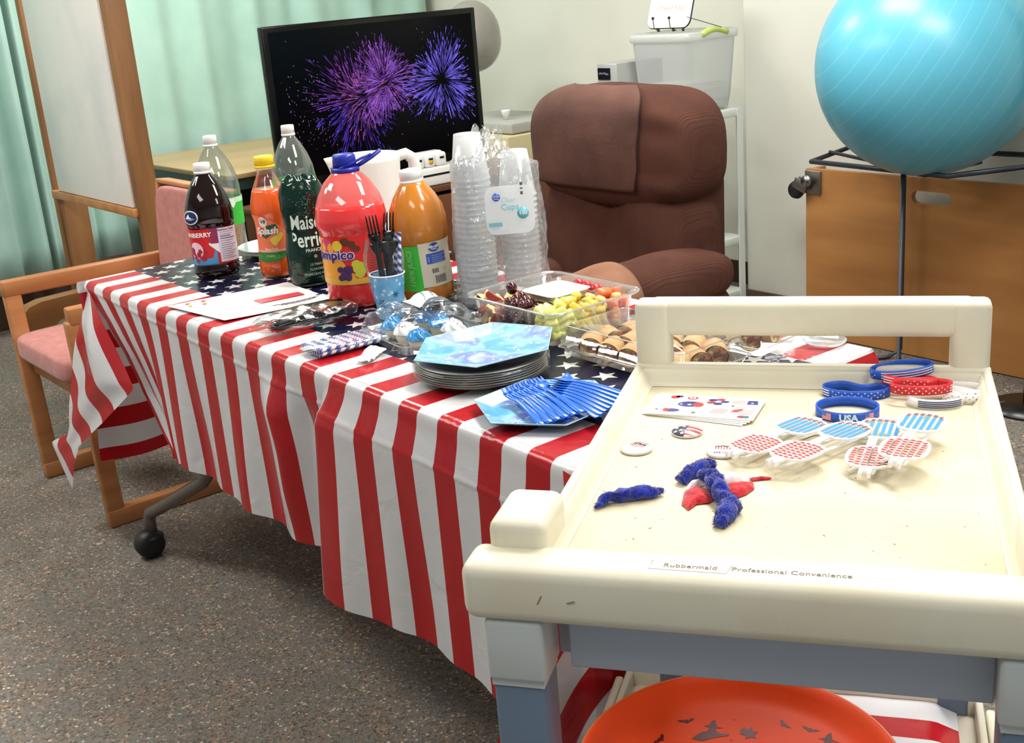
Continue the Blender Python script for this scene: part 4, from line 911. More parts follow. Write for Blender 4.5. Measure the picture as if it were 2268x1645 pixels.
for ph,z,s in ((-.55,.035,.0085),(.42,.052,.0065),(.9,.03,.005)):
    for k in range(6):
        a=k*PI/3; poly(m,Rc,ph,z,[(s*math.cos(a)-.0006*math.sin(a),s*math.sin(a)+.0006*math.cos(a)),(s*math.cos(a)+.0006*math.sin(a),s*math.sin(a)-.0006*math.cos(a)),(.0006*math.sin(a),-.0006*math.cos(a)),(-.0006*math.sin(a),.0006*math.cos(a))],.0008)
        for q in(-1,1):
            b_=a+q*.5; r_=s*.55; poly(m,Rc,ph,z,[(r_*math.cos(a),r_*math.sin(a)),(r_*math.cos(a)+s*.35*math.cos(b_),r_*math.sin(a)+s*.35*math.sin(b_)),(r_*math.cos(a)+s*.35*math.cos(b_)+.0006,r_*math.sin(a)+s*.35*math.sin(b_)-.0006)],.0009)
part('snowflake_print',m,INK((30,56,90),'dark flake'),t)
f=face(cx,cy); rt=Vector((-math.sin(f),math.cos(f),0)); fw_=Vector((math.cos(f),math.sin(f),0))
def stand(o,dx,dy,tilt,yaw=0,z=.008):
    "put upright: local y becomes up, facing the camera"
    Mx=Matrix.Translation(Vector((cx,cy,TZ+z))+rt*dx+fw_*dy)@Matrix((rt,Vector((0,0,1)),-fw_)).transposed().to_4x4()
    Mx=Matrix.Translation(Vector((cx,cy,TZ+z))+rt*dx+fw_*dy)@Matrix((rt,Vector((0,0,1)),rt.cross(Vector((0,0,1))))).transposed().to_4x4()@Matrix.Rotation(tilt,4,'Z')@Matrix.Rotation(yaw,4,'Y')
    o.matrix_world=Mx; return o
fk=solidify(solo('plastic_fork',fork_mb(.17),BKP,'black plastic fork standing at the left of the snowflake cup','fork','black forks in the cup')); stand(fk,-.006,.004,.075,0,.040)
f2=dup(fk,label='black plastic fork leaning at the right of the snowflake cup'); stand(f2,.004,-.004,-.05,.35,.042)
k3=None
for i,(dx,dy,tl,mb_,nm,lb_) in enumerate(((.008,.006,-.03,spoon_mb(.135),'plastic_spoon','black plastic spoon standing in the snowflake cup, front'),(-.010,-.008,.03,spoon_mb(.13),'plastic_spoon','black plastic spoon at the back of the snowflake cup'),(.0,-.012,-.02,knife_mb(.14),'plastic_knife','black plastic knife between the forks in the snowflake cup'))):
    o=solidify(solo(nm,mb_,BKP,lb_,nm.split('_')[1])); stand(o,dx,dy,tl,.3*i,.020)
for i,(dx,dy,tl) in enumerate(((.016,-.004,-.10),(.020,.006,-.13))):
    o=dup(st0,label='blue striped paper straw standing in the snowflake cup, %s'%('inner' if i==0 else 'outer'),group='straws in the snowflake cup'); stand(o,dx-.003,dy,tl+.03,0,.012); o.scale=(1.1,.80+.03*i,1.1)
def cb(a,b):
    u=2*PI*a; z=lerp(.010,.155,b); r=lerp(.024,.040,min(1,b*1.6))*(1-.25*max(0,b-.75)/.25)+.003*noise.noise(Vector((math.cos(u)*2,math.sin(u)*2,z*40))); return (r*math.cos(u)*.75,r*math.sin(u)-.003,z+.006*math.sin(u*4)*b)
m=MB(); m.grid(cb,36,30); o=solo('cutlery_sleeve',m,THIN,'clear film sleeve around the black cutlery in the snowflake cup','plastic bag',loc=(cx,cy,TZ+.008),rot=(0,0,f))
# ---------- bag of clear cups ----------
CUPM=clearmat('clear cup plastic',tint=(255,255,255),body=.62,gl=.06,rough=.12,bodycol=(255,255,255))
def cupstack(x,y,n,h,lab,tilt=0):
    m=MB(); m.lathe([(.039,0),(.0405,.002),(.039,.004),(.0375,.010),(.0265,.092),(.001,.0925)],32,cap=False)
    o0=None
    for k in range(n):
        L_=(x+tilt*k*.0006,y,TZ+.002+k*h)
        w_=ORD[n-1-k]; l2=w_+(' clear plastic cup of ' if k==n-1 else ' clear plastic cup from the top of ')+lab
        if o0 is None: o0=solo('plastic_cup',m,CUPM,l2,'cup','clear cups in '+lab,loc=L_)
        else: dup(o0,L_,label=l2)
cupstack(1.025,.445,23,.0112,'the taller upside-down sleeve')
cupstack(1.050,.540,19,.0112,'the shorter upside-down sleeve')
def cbag(a,b):
    u=2*PI*a; z=.001+b*.345; top=sm(b,.80,1)
    cxx=lerp(1.040,1.034,b); cyy=lerp(.498,.500,b)
    rx=lerp(.060,.046,b)*(1-.55*top); ry=lerp(.108,.098,b)*(1-.62*top)
    n=noise.noise(Vector((math.cos(u)*3,math.sin(u)*3,b*7)))*.007+noise.noise(Vector((math.cos(u)*9,math.sin(u)*9,b*22)))*(.003+.010*top)
    c_,s_=math.cos(u),math.sin(u); k=(abs(c_)**2.6+abs(s_)**2.6)**(-1/2.6)
    zz=z+.022*top*noise.noise(Vector((c_*5,s_*5,2)))*1.6
    if s_>0: zz-=.065*top*s_ + .02*sm(b,.5,.9)*s_
    return (cxx+(rx*k+n)*c_,cyy+(ry*k+n)*s_,TZ+zz)
m=MB(); m.grid(cbag,110,80); o=solo('cup_bag',m,clearmat('bag film',body=.14,gl=.16,rough=.10,bump=(30,1.0,.014),bodycol=(236,240,244)),'tall crinkled clear bag of plastic cups labelled Clear Cups 100','bag of cups')
fb=face(1.040,.50); Mb=Matrix.Translation((1.036+.068*math.cos(fb),.49+.068*math.sin(fb),TZ))@Matrix.Rotation(fb,4,'Z')
def bl(nm,mb_,mt): q=part(nm,mb_,mt,o); return q
def bagmtx(y,z,x=.022): return Mb@Matrix.Translation((x,y,z))@Matrix.Rotation(PI/2,4,'Z')@Matrix.Rotation(PI/2,4,'X')
m=MB(); m.prism([(a,b) for a,b in rr(.095,.095,.02)],-.0003,.0003,bagmtx(.030,.195,.018)); bl('bag_label',m,clearmat('white label film',body=.62,gl=.06,rough=.2,bodycol=(250,252,253)))
m=MB(); m.lathe([(.008,0),(.008,.0004)],24,bagmtx(.005,.222)); bl('logo_disc',m,INK((50,96,190),'logo blue 2'))
m=textmb('Great',.006,mtx=bagmtx(.005,.2235,.0228)); bl('logo_lettering',m,WH)
bl('logo_lettering',textmb('Value',.005,mtx=bagmtx(.005,.2185,.0228)),WH)
bl('lettering',textmb('Clear',.013,mtx=bagmtx(.028,.215)),INK((150,206,222),'pale aqua')); bl('lettering',textmb('Cups',.017,mtx=bagmtx(.030,.201),bold=.01),INK((130,196,216),'aqua'))
m=MB(); m.lathe([(.0115,0),(.0115,.0004)],28,bagmtx(.055,.188,.0222)); bl('count_disc',m,INK((110,196,216),'aqua 2')); bl('lettering',textmb('100',.011,mtx=bagmtx(.055,.1885,.0232),bold=.03),WH)
m=MB(); m.box((0,0,0),(.026,.008,.0005),mtx=bagmtx(.0,.168)); bl('teal_bar',m,INK((130,186,196),'teal'))
m=MB()
for k in range(3): m.box((0,-.009*k,0),(.005,.006 if k!=1 else .003,.0005),mtx=bagmtx(.055,.245,.023))
bl('code_marks',m,INK((80,100,100),'code'))
# ---------- fruit tray ----------
FX,FY,FW_,FD=1.290,.413,.262,.222
t=thing('fruit_tray','clear divided fruit tray with rim in the middle of the table','tray',(FX,FY,TZ))
m=MB()
R_=lambda w,d,z,r=.03:[(x,y,z) for x,y in rr(w,d,r,6)]
loft(m,[R_(.222,.184,.001),R_(.228,.190,.004),R_(.246,.206,.058),R_(.262,.222,.062),R_(.266,.226,.064),R_(.264,.224,.067),R_(.250,.210,.064)]); part('tray_shell',m,clearmat('tray plastic',body=.12,gl=.14,bodycol=(230,232,226)),t)
m=MB(); m.tube([(x,y,.065) for x,y in rr(.264,.224,.03,6)],.0022,8,closed=True); part('rim',m,clearmat('tray rim',body=.35,gl=.2,bodycol=(225,226,222)),t)
def wall(x0,y0,x1,y1):
    m=MB(); c=((x0+x1)/2,(y0+y1)/2,.032); L_=math.hypot(x1-x0,y1-y0); m.box(c,(L_,.0016,.06),rot=Matrix.Rotation(math.atan2(y1-y0,x1-x0),3,'Z')); part('divider',m,clearmat('tray plastic'),t)
for q in ((-.045,-.05,-.045,-.098),(.045,-.05,.045,-.098),(.045,.05,.045,.098),(-.045,.05,-.045,.098),(-.045,0,-.118,0),(.05,0,.118,0)): wall(*q)
t2=thing('dip_cup','square white cup of pale dip in the centre of the fruit tray','dip cup',(FX-.002,FY+.012,TZ+.030))
m=MB(); loft(m,[R_(.070,.070,0,.012),R_(.094,.094,.038,.015),R_(.100,.100,.0385,.016),R_(.092,.092,.036,.014),R_(.082,.082,.022,.012)],cap1=False); part('cup_wall',m,mat('cream plastic cup',(246,240,222),.4),t2)
m=MB(); m.grid(lambda a,b:((a-.5)*.088,(b-.5)*.088,.026+.004*noise.noise(Vector((a*4,b*4,0)))),16,16); part('dip',m,mat('pale cream dip',(246,234,190),.3,sub=.2),t2)
def chunkmb(w,d,h,seed,bev=.004):
    m=MB(); m.box((0,0,0),(w,d,h),bev=bev,seg=2)
    for v in m.bm.verts: v.co+=noise.noise_vector(v.co*90+Vector((seed,0,0)))*.0022
    return m
def scatter(first,n,x0,x1,y0,y1,z0,z1,seed,label=None):
    rnd=random.Random(seed); k=0; layers=max(1,round((z1-z0)/.013)); per=math.ceil(n/layers)
    for l in range(layers):
        nx=max(1,round(math.sqrt(per*(x1-x0)/(y1-y0)))); ny=math.ceil(per/nx)
        for i in range(nx):
            for j in range(ny):
                if k>=n: return
                L_=(FX+lerp(x0,x1,(i+.5)/nx)+rnd.uniform(-.003,.003),FY+lerp(y0,y1,(j+.5)/ny)+rnd.uniform(-.003,.003),TZ+lerp(z0,z1,(l+.5)/layers)+rnd.uniform(-.002,.003)); r_=(rnd.uniform(-.6,.6),rnd.uniform(-.6,.6),rnd.uniform(0,6))
                if k==0: first.location=L_; first.rotation_euler=r_
                else: dup(first,L_,r_)
                k+=1
GR=mat('dark red grape skin',(78,22,26),.15,coat=.5,noise_=(60,(44,12,18),.4,.7))
m=MB(); m.ball((0,0,0),(.0098,.0098,.0125),18,12)
g0=solo('grape',m,GR,'dark red grape heaped at the front of the fruit tray','grape','grapes in the fruit tray'); scatter(g0,44,-.030,.047,-.096,-.044,.012,.068,1)
m=MB(); m.ball((0,0,0),(.0105,.0105,.012),18,12); solo('grape',m,GR,'single dark grape perched above the others at the tray rim','grape',loc=(FX-.040,FY-.062,TZ+.080))
HON=mat('pale melon flesh',(228,224,130),.3,sub=.3,noise_=(30,(206,214,110),.4,.7))
c0_=solo('melon_chunk',chunkmb(.023,.019,.017,1),HON,'pale green yellow melon chunk at the front right of the fruit tray','melon','melon chunks in the fruit tray'); scatter(c0_,30,.050,.108,-.094,-.010,.010,.064,2)
PIN=mat('yellow pineapple flesh',(244,212,96),.35,sub=.25,noise_=(40,(226,190,70),.4,.7))
c1_=solo('pineapple_chunk',chunkmb(.026,.017,.014,3),PIN,'bright yellow pineapple chunk on the right side of the fruit tray','pineapple','pineapple chunks in the fruit tray'); scatter(c1_,14,.055,.108,-.035,.035,.035,.070,5)
CAN=mat('apple wedge flesh',(244,214,140),.35,sub=.3)
c2_=solo('melon_ball',chunkmb(.020,.018,.015,6,.006),CAN,'pale orange cube of fruit at the back right of the tray','fruit','pale fruit cubes in the fruit tray'); scatter(c2_,12,.052,.106,.020,.090,.020,.062,6)
ORM=mat('orange melon flesh',(222,116,70),.35,sub=.3)
c3_=solo('cantaloupe_chunk',chunkmb(.026,.016,.016,9),ORM,'orange red melon chunk against the right corner of the fruit tray','melon','orange melon chunks in the fruit tray'); scatter(c3_,10,.070,.110,.045,.094,.030,.066,7)
def applemb():
    m=MB(); 
    def f(a,b): th=lerp(-.9,.9,a); r=.028*(.6+.4*math.cos(th)); w_=(b-.5)*.016*math.cos(th); return (.028*math.sin(th),.020*math.cos(th)-abs(w_)*.2,w_)
    m.grid(f,14,4); m.grid(lambda a,b:(lambda p:(p[0]*(1-.35*b),p[1]-.016*b*math.cos(lerp(-.9,.9,a)),p[2]*(1-b)))(f(a,0)),14,3); m.grid(lambda a,b:(lambda p:(p[0]*(1-.35*b),p[1]-.016*b*math.cos(lerp(-.9,.9,a)),p[2]*(1-b)))(f(a,1)),14,3); return m
def applef(nt,b,tc):
    x,y,z=sep(nt,tc,'Object'); e=(y-.0145).gt(0); nt.links.new(mixc(nt,e,(240,212,140),(150,40,34)),b.inputs['Base Color'])
APL=mat('apple slice',rough=.35,fn=applef)
a0=solo('apple_slice',applemb(),APL,'thin apple slice with red skin at the left end of the fruit tray','apple','apple slices in the fruit tray'); scatter(a0,26,-.106,-.048,-.088,-.01,.012,.058,8)
STB=mat('strawberry red',(190,28,38),.3,coat=.2,bump=(220,.5,.001))
m=MB(); m.lathe([(.0005,-.015),(.006,-.011),(.0115,.002),(.010,.009),(.004,.012),(.0005,.0125)],18,cap=False)
s0=solo('strawberry',m,STB,'red strawberry at the back of the fruit tray','strawberry','strawberries in the fruit tray'); scatter(s0,12,-.035,.042,.070,.098,.015,.062,9)
# ---------- sandwich trays ----------
WRC=[mat('flour tortilla',(206,164,112),.6,noise_=(40,(168,120,74),.4,.7)),]
def wrapfn(nt,b,tc):
    x,y,z=sep(nt,tc,'Object'); n=nt.nodes.new('ShaderNodeTexNoise'); n.inputs['Scale'].default_value=75; n.inputs['Detail'].default_value=3; nt.links.new(tc.outputs['Object'],n.inputs['Vector'])
    r=nt.nodes.new('ShaderNodeValToRGB'); nt.links.new(n.outputs['Fac'],r.inputs[0]); cr=r.color_ramp; cols=[(0,(50,30,24)),(.40,(96,54,40)),(.46,(206,110,80)),(.52,(104,134,60)),(.58,(226,190,140)),(1,(236,210,170))]
    while len(cr.elements)<len(cols): cr.elements.new(.5)
    for e,(p,c) in zip(cr.elements,cols): e.position=p; e.color=rgba(c)
    nt.links.new(r.outputs[0],b.inputs['Base Color'])
FIL=mat('sandwich filling',rough=.6,fn=wrapfn)
def wrap_thing(loc,rz,label,group):
    t=thing('sandwich_wrap',label,'sandwich',loc,rz,group); m=MB()
    def f(a,b):
        u=2*PI*a; r=.0200*(1+.06*math.sin(u*2+b*3)); return (lerp(-.022,.022,b),r*math.cos(u),.018+r*math.sin(u)*.9)
    m.grid(f,24,6); part('tortilla',m,WRC[0],t)
    for s in(-1,1):
        m=MB(); m.grid(lambda a,b:(s*(.022-.002*(1-b)*noise.noise(Vector((a*9,b*9,s)))-.0015),(lambda r:r*math.cos(2*PI*a))(.018*b*(1+.05*math.sin(4*PI*a))),.018+.9*.018*b*math.sin(2*PI*a)),24,5); part('filling',m,FIL,t)
    return t
SX,SY=1.595,.385
def clam(name,label,x,y,w,d,h,rz=0,lid=True):
    t=thing(name,label,'container',(x,y,TZ),rz); m=MB()
    loft(m,[R_(w-.02,d-.02,.001,.008),R_(w-.008,d-.008,.014,.008),R_(w,d,.0155,.010),R_(w,d,.0175,.010)],cap1=False); part('base',m,clearmat('tray plastic'),t)
    m=MB(); loft(m,[R_(w+.002,d+.002,.016,.010),R_(w+.002,d+.002,.020,.010),R_(w-.010,d-.010,.021,.008),R_(w-.020,d-.020,h-.004,.008),R_(w-.026,d-.026,h,.008)],cap0=False,cap1=True)
    if lid: part('lid',m,clearmat('lid plastic',body=.04,gl=.07,rough=.05,bump=(10,.25,.006),bodycol=(236,232,222)),t)
    m=MB(); m.tube([(x_,y_,.0175) for x_,y_ in rr(w+.004,d+.004,.010)],.0014,6,closed=True); m.tube([(x_,y_,h-.003) for x_,y_ in rr(w-.022,d-.022,.008)],.0013,6,closed=True); part('crimped_edge',m,clearmat('tray rim'),t)
    return t
clam('sandwich_box','clear clamshell of cut sandwich wraps behind the trolley handle','' or SX,SY,.292,.176,.052) if False else clam('sandwich_box','clear clamshell of cut sandwich wraps in front of the fruit tray',1.583,.375,.292,.160,.056)
w0=None
for i in range(5):
    for j in range(3):
        L_=(1.485+i*.049,.328+j*.046,TZ+.003); 
        if w0 is None: w0=wrap_thing(L_,-.78,'cut sandwich wrap with tan tortilla inside the front clamshell','wraps in the front clamshell')
        else: dup(w0,L_,(0,0,-.78+random.uniform(-.5,.5)))
clam('sandwich_box','second clear clamshell with loose wraps near the back edge of the table',1.645,.535,.150,.120,.046,.1)
for i in range(2):
    for j in range(2): dup(w0,(1.615+i*.055,.510+j*.045,TZ+.003),(0,0,random.uniform(-.6,.6)),label='cut sandwich wrap inside the back clamshell',group='wraps in the back clamshell')
def loose(a,b): return (lerp(-.06,.07,a),lerp(-.05,.06,b),.004+.014*abs(noise.noise(Vector((a*5,b*5,3))))*math.sin(PI*a)**.5*math.sin(PI*b)**.5)
m=MB(); m.grid(loose,36,36); solo('plastic_film',m,THIN,'crumpled clear film right of the front clamshell','film',loc=(1.775,.500,TZ+.001),rot=(0,0,.4))
m=MB(); m.lathe([(.001,.002),(.030,.002),(.034,.006),(.036,.006),(.035,.004),(.030,0),(.001,0)],28,cap=False); solo('clear_lid',m,clearmat('frosted clear',body=.35,gl=.1),'small round clear lid at the back right edge of the table','dish',loc=(1.750,.615,TZ+.001))  # a clear plastic lid, shaped as a shallow disc
# ---------- cupcakes ----------
CKX,CKY=1.158,.208; CRZ=-.12
t=thing('cupcake_box','open clear clamshell holding blue frosted mini cupcakes','container',(CKX,CKY,TZ),CRZ)
m=MB(); loft(m,[R_(.150,.150,.001,.015),R_(.162,.162,.020,.018),R_(.184,.178,.021,.02),R_(.184,.178,.023,.02)],cap1=False); part('base',m,clearmat('tray plastic'),t)
def dome(a,b):
    x=lerp(-.088,.088,a); y=lerp(-.085,.085,b); e=min(1,(1-abs(2*a-1))*7)*min(1,(1-abs(2*b-1))*7); e=max(0,e)**.5
    h=0
    for i in range(3):
        for j in range(2):
            d=math.hypot((x+.052-i*.052)/.024,(y+.036-j*.072)/.033); h=max(h,max(0,1-d**3))
    return (x,y,.023+e*(.030+.018*h)+.0015*noise.noise(Vector((x*60,y*60,0))))
m=MB(); m.grid(dome,60,60); part('domed_lid',m,clearmat('dome plastic',body=.03,gl=.04,rough=.06),t)
def lbl(a,b): p=dome(.06+.40*a,.52+.36*b); return (p[0]-.004,p[1],max(p[2],.056)+.0022)
m=MB(); m.grid(lbl,12,12); lb=part('price_label',m,mat('label paper',(244,246,244),.5),t)
for v in (.75,.45):
    m=MB(); squiggle(m,.15,.85,v,0,.05,.0006,f=lambda x,y,z:(lambda p:(p[0],p[1],p[2]+.0006))(lbl(x,y))); part('label_marks',m,INK((120,150,140),'label grey'),lb)
CKW=mat('white cupcake paper',(224,212,190),.7); BLF=mat('bright blue frosting',(24,140,206),.25,coat=.3,sub=.1); WHF=mat('white frosting',(240,238,236),.35,sub=.1)
def cupcake(lab,frost,loc,grp=None):
    t=thing('cupcake',lab,'cupcake',loc,random.random()*6,grp); m=MB(); m.lathe([(.0155,0),(.021,.020),(.0205,.021),(.001,.021)],36,cap=True,fn=lambda a,z:1+.03*math.sin(a*18)); part('paper_case',m,CKW,t)
    m=MB(); m.grid(lambda a,b:(lambda r,u,z:(r*math.cos(u),r*math.sin(u),z))((.0225*(1-b)**.6)*(1+.10*math.sin(6*2*PI*a+b*6))+.0002,2*PI*a,.020+.020*b**.8),48,14); m.lathe([(.001,.019),(.0225,.019),(.023,.020),(.0225,.021)],24,cap=False); part('frosting',m,frost,t)
    return t
ci=Matrix.Rotation(CRZ,3,'Z')
for i in range(3):
    for j in range(2):
        p=ci@Vector((-.052+i*.052,-.036+j*.072,0)); blue=not((i==1 and j==0) or (i==2 and j==1))
        q=cupcake(('blue' if blue else 'white')+' frosted mini cupcake, '+['left','middle','right'][i]+' of the '+['front','back'][j]+' row in the clear box',BLF if blue else WHF,(CKX+p.x,CKY+p.y,TZ+.0025),None)
        m=MB()
        for k in range(14):
            a=random.uniform(0,6.28); r=random.uniform(.003,.014); m.box((r*math.cos(a),r*math.sin(a),.041-r*.55),(.003,.0012,.0012),rot=Matrix.Rotation(random.random()*3,3,'Z'))
        part('sprinkles',m,INK((180,40,60),'sprinkle') if blue else INK((150,60,70),'sprinkle2'),q)
m=MB(); m.grid(lambda a,b:(lerp(-.035,.035,a),lerp(-.02,.02,b)*(1-.4*a),.002+.014*math.sin(PI*b)*math.sin(PI*a)**.5+.004*noise.noise(Vector((a*6,b*6,0)))),20,12)
solo('paper_scrap',m,mat('napkin paper',(242,238,236),.6),'small curled white paper under the left edge of the cupcake box','paper',loc=(1.165,.085,TZ+.001),rot=(0,0,-.9))
# ---------- plates ----------
PLX,PLY_=1.408,.152
SV=mat('silver grey plate card',(150,148,142),.3,.3,coat=.3)
p0=None
for k in range(7):
    L_=(PLX+random.uniform(-.001,.001),PLY_+random.uniform(-.001,.001),TZ+k*.0038); lab='silver grey plate in the wrapped stack under the hexagonal blue plate'
    if p0 is None:
        lab='lowest silver grey plate in the wrapped stack under the hexagonal plate'; m=MB(); m.lathe([(.001,.001),(.078,.001),(.086,.006),(.108,.010),(.110,.0115),(.107,.0125),(.086,.0085),(.077,.003),(.001,.003)],56,cap=False); p0=solo('plate',m,SV,lab,'plate','silver grey plates in the stack',loc=L_)
    else: dup(p0,L_,label=ORD[6-k]+' silver grey plate'+('' if k==6 else ' from the top')+' of the wrapped stack')
def pw(a,b): 
    u=2*PI*a; r=lerp(.080,.114,sm(b,0,.3)) if b<.8 else .114*(1-(b-.8)/.2*.5); z=lerp(0,.037,b); n=.0015*noise.noise(Vector((math.cos(u)*6,math.sin(u)*6,b*9))); return ((r+n)*math.cos(u),(r+n)*math.sin(u),min(z,.036)+.0005)
m=MB(); m.grid(pw,64,14); solo('plate_wrap',m,THIN,'clear shrink wrap around the stack of silver grey plates','film',loc=(PLX,PLY_,TZ))
def bluefn(nt,b,tc):
    q=nt.nodes.new('ShaderNodeTexNoise'); q.inputs['Scale'].default_value=11; q.inputs['Detail'].default_value=3; nt.links.new(tc.outputs['Object'],q.inputs['Vector'])
    r=nt.nodes.new('ShaderNodeValToRGB'); nt.links.new(q.outputs[0],r.inputs[0]); cr=r.color_ramp; cols=[(0,(70,150,214)),(.42,(96,172,222)),(.5,(150,200,232)),(.58,(120,140,206)),(.7,(204,222,240)),(1,(230,238,246))]
    while len(cr.elements)<len(cols): cr.elements.new(.5)
    for e,(p,c) in zip(cr.elements,cols): e.position=p; e.color=rgba(c)
    v=nt.nodes.new('ShaderNodeTexVoronoi'); v.inputs['Scale'].default_value=60; nt.links.new(tc.outputs['Object'],v.inputs['Vector']); d=X(nt,v.outputs['Distance']).lt(.20)
    nt.links.new(mixc(nt,d*.8,r.outputs[0],(240,246,250)),b.inputs['Base Color'])
BLU=mat('snow print plate',rough=.2,fn=bluefn,coat=.4)
def hexplate(label,loc,rot,R0_=.118):
    t=thing('hexagonal_plate',label,'plate',loc,rot=rot); m=MB()
    hx=lambda R,z:[(R*math.cos(PI/3*k),R*math.sin(PI/3*k),z) for k in range(6)]
    loft(m,[hx(.078,0),hx(.086,.0015),hx(R0_,.012),hx(R0_+.0005,.0135),hx(.084,.0035),hx(.074,.0025)],cap0=True,cap1=True,smooth=False); part('dish',m,BLU,t)
    m=MB(); m.tube(hx(R0_,.0130),.0008,6,closed=True); part('edge',m,mat('pale teal edge',(150,200,206),.3),t)
    m=MB()
    for k in range(5):
        a=k*1.3+.4; r=.05+.02*(k%2); c=Vector((r*math.cos(a),r*math.sin(a),.0032 if r<.06 else .0045))
        for q in range(6):
            b_=q*PI/3; m.box(c+Vector((math.cos(b_),math.sin(b_),0))*.005,(.010,.0012,.0003),rot=Matrix.Rotation(b_,3,'Z'))
    part('snowflake_print',m,WH,t)
    return t
hexplate('blue snow-print hexagonal plate on top of the wrapped plate stack',(PLX-.002,PLY_+.012,TZ+.036),(.02,-.03,.28),.126)
hp=hexplate('blue snow-print hexagonal plate carrying the blue cutlery','' or (1.626,.104,TZ+.001),(0,0,.62),.112)
BLK=mat('bright blue cutlery plastic',(20,104,222),.2,coat=.3,sub=.05)
def lay(o,x,y,z,rz,tx=0,ty=0): o.location=(x,y,z); o.rotation_euler=(tx,ty,rz); return o
f0=None
for k in range(6):
    f_=k/5; L_=(lerp(1.695,1.720,f_),lerp(.040,.096,f_),TZ+.009+.0018*k); rz=lerp(1.24,1.36,f_); tl=.03
    if f0 is None: f0=solidify(solo('plastic_fork',fork_mb(.145),BLK,'lowest bright blue plastic fork in the fan on the hexagonal plate','fork','blue forks on the hexagonal plate',loc=L_,rot=(tl,0,rz)))
    else: dup(f0,L_,(tl,0,rz),label=ORD[5-k]+(' bright blue plastic fork' if k==5 else ' bright blue plastic fork down')+' in the fan on the hexagonal plate')
s0=None
for k in range(8):
    f_=k/7; L_=(lerp(1.742,1.738,f_),lerp(.106,.168,f_),TZ+.012+.0022*k); rz=lerp(1.42,1.70,f_)
    if s0 is None: s0=solidify(solo('plastic_spoon',spoon_mb(.132),BLK,'lowest bright blue plastic spoon in the nested fan on the hexagonal plate','spoon','blue spoons on the hexagonal plate',loc=L_,rot=(.02,0,rz)))
    else: dup(s0,L_,(.02,0,rz),label=ORD[7-k]+(' bright blue plastic spoon' if k==7 else ' bright blue plastic spoon down')+' in the nested fan on the hexagonal plate')
n0_=None
for k in range(2):
    L_=(1.710+.010*k,.080+.020*k,TZ+.007); rz=1.30+.1*k
    if n0_ is None: n0_=solidify(solo('plastic_knife',knife_mb(.12),BLK,'bright blue plastic knife lying under the blue forks','knife','blue knives on the hexagonal plate',loc=L_,rot=(0,0,rz)))
    else: dup(n0_,L_,(0,0,rz))
# ---------- cart ----------
CRZ_=math.radians(34.69); O2=Vector((1.8,.13,0))
CT=thing('utility_cart','cream plastic utility cart in the foreground with grey legs','cart',tuple(O2),CRZ_)
XA,XB=0,.456; YB=.603
m=MB()
ZF=.824
fm=MB(); fm.box((.228,-.285,ZF-.004),(.435,.545,.008)); part('tray_floor',fm,mat('worn tray floor',(214,204,176),.5,noise_=(5,(200,186,154),.45,.75),bump=(220,.3,.0006)),CT)
def railbox(c,s,b=.006,r=None): m.box(c,s,bev=b,seg=3,rot=r)
railbox((.006,-.285,.822),(.012,.55,.056)); railbox((.450,-.285,.822),(.012,.55,.056))
railbox((.228,-.008,.820),(.456,.018,.064))
# inner sloped fillets
m.grid(lambda a,b:(lerp(.011,.026,b),-lerp(.02,.56,a),lerp(.846,ZF+.0005,sm(b,0,1))),2,6)
m.grid(lambda a,b:(lerp(.445,.430,b),-lerp(.02,.56,a),lerp(.846,ZF+.0005,sm(b,0,1))),2,6)
m.grid(lambda a,b:(lerp(.012,.444,a),-lerp(.016,.030,b),lerp(.846,ZF+.0005,sm(b,0,1))),2,6)
m.box((.228,-.5765,.816),(.572,.057,.060),bev=.014,seg=5)
part('top_tray',m,CREAM,CT)
for x in (-.011,.467):
    m=MB(); m.box((x,-.522,.838),(.058,.085,.070),bev=.012,seg=4); part('corner_bumper',m,CREAM,CT)
m=MB()
for x in (.026,.430): m.box((x,.004,.885),(.048,.036,.105),bev=.009,seg=3)
m.box((.228,.006,.9135),(.42,.036,.050),bev=.012,seg=4); part('handle',m,CREAM,CT)
m=MB(); m.box((.228,-.575+.004,.757),(.38,.010,.058),bev=.002); m.box((.026,-.32,.757),(.010,.46,.058)); m.box((.434,-.30,.757),(.010,.5,.058)); m.box((.228,-.095,.757),(.38,.010,.058)); part('apron',m,mat('grey cart plastic',(176,184,196),.5),CT)
GLEG=mat('blue grey leg plastic',(104,122,142),.4); SOCK=mat('shaded cream socket',(196,202,200),.45)  # sockets are cream plastic; their shadow is put into the cool grey colour
for x,y in ((-.010,.572),(.448,.572),(.050,.075),(.420,.075)):
    g=.058 if y>.3 else .045
    m=MB(); m.box((x,-y,.754),(g,.058,.066),bev=.005,seg=3); m.prism([(x-g/2+.003,-y-.026),(x+g/2-.003,-y-.026),(x+g/2-.003,-y+.026),(x-g/2+.003,-y+.026)],.715,.725); part('leg_socket',m,SOCK,CT)
    m=MB(); m.box((x,-y,.41),(g-.006,.050,.62),bev=.005,seg=2); part('leg',m,GLEG,CT)
    m=MB(); m.lathe([(.010,-.015),(.044,-.014),(.050,0),(.044,.014),(.010,.015)],28,Matrix.Translation((x,-y,.05))@Matrix.Rotation(PI/2,4,'Y')); m.box((x,-y,.085),(.045,.05,.03),bev=.004); part('caster',m,mat('black rubber',(16,16,17),.5),CT)
m=MB(); m.box((.220,-.335,.392),(.46,.49,.010))
for x in(-.012,.452): m.box((x,-.335,.403),(.010,.49,.034),bev=.003)
for y in(.092,.578): m.box((.220,-y,.403),(.46,.010,.034),bev=.003)
for x in(-.026,.466): m.box((x,-.335,.397),(.012,.47,.03),bev=.004)
part('lower_shelf',m,CREAM,CT)
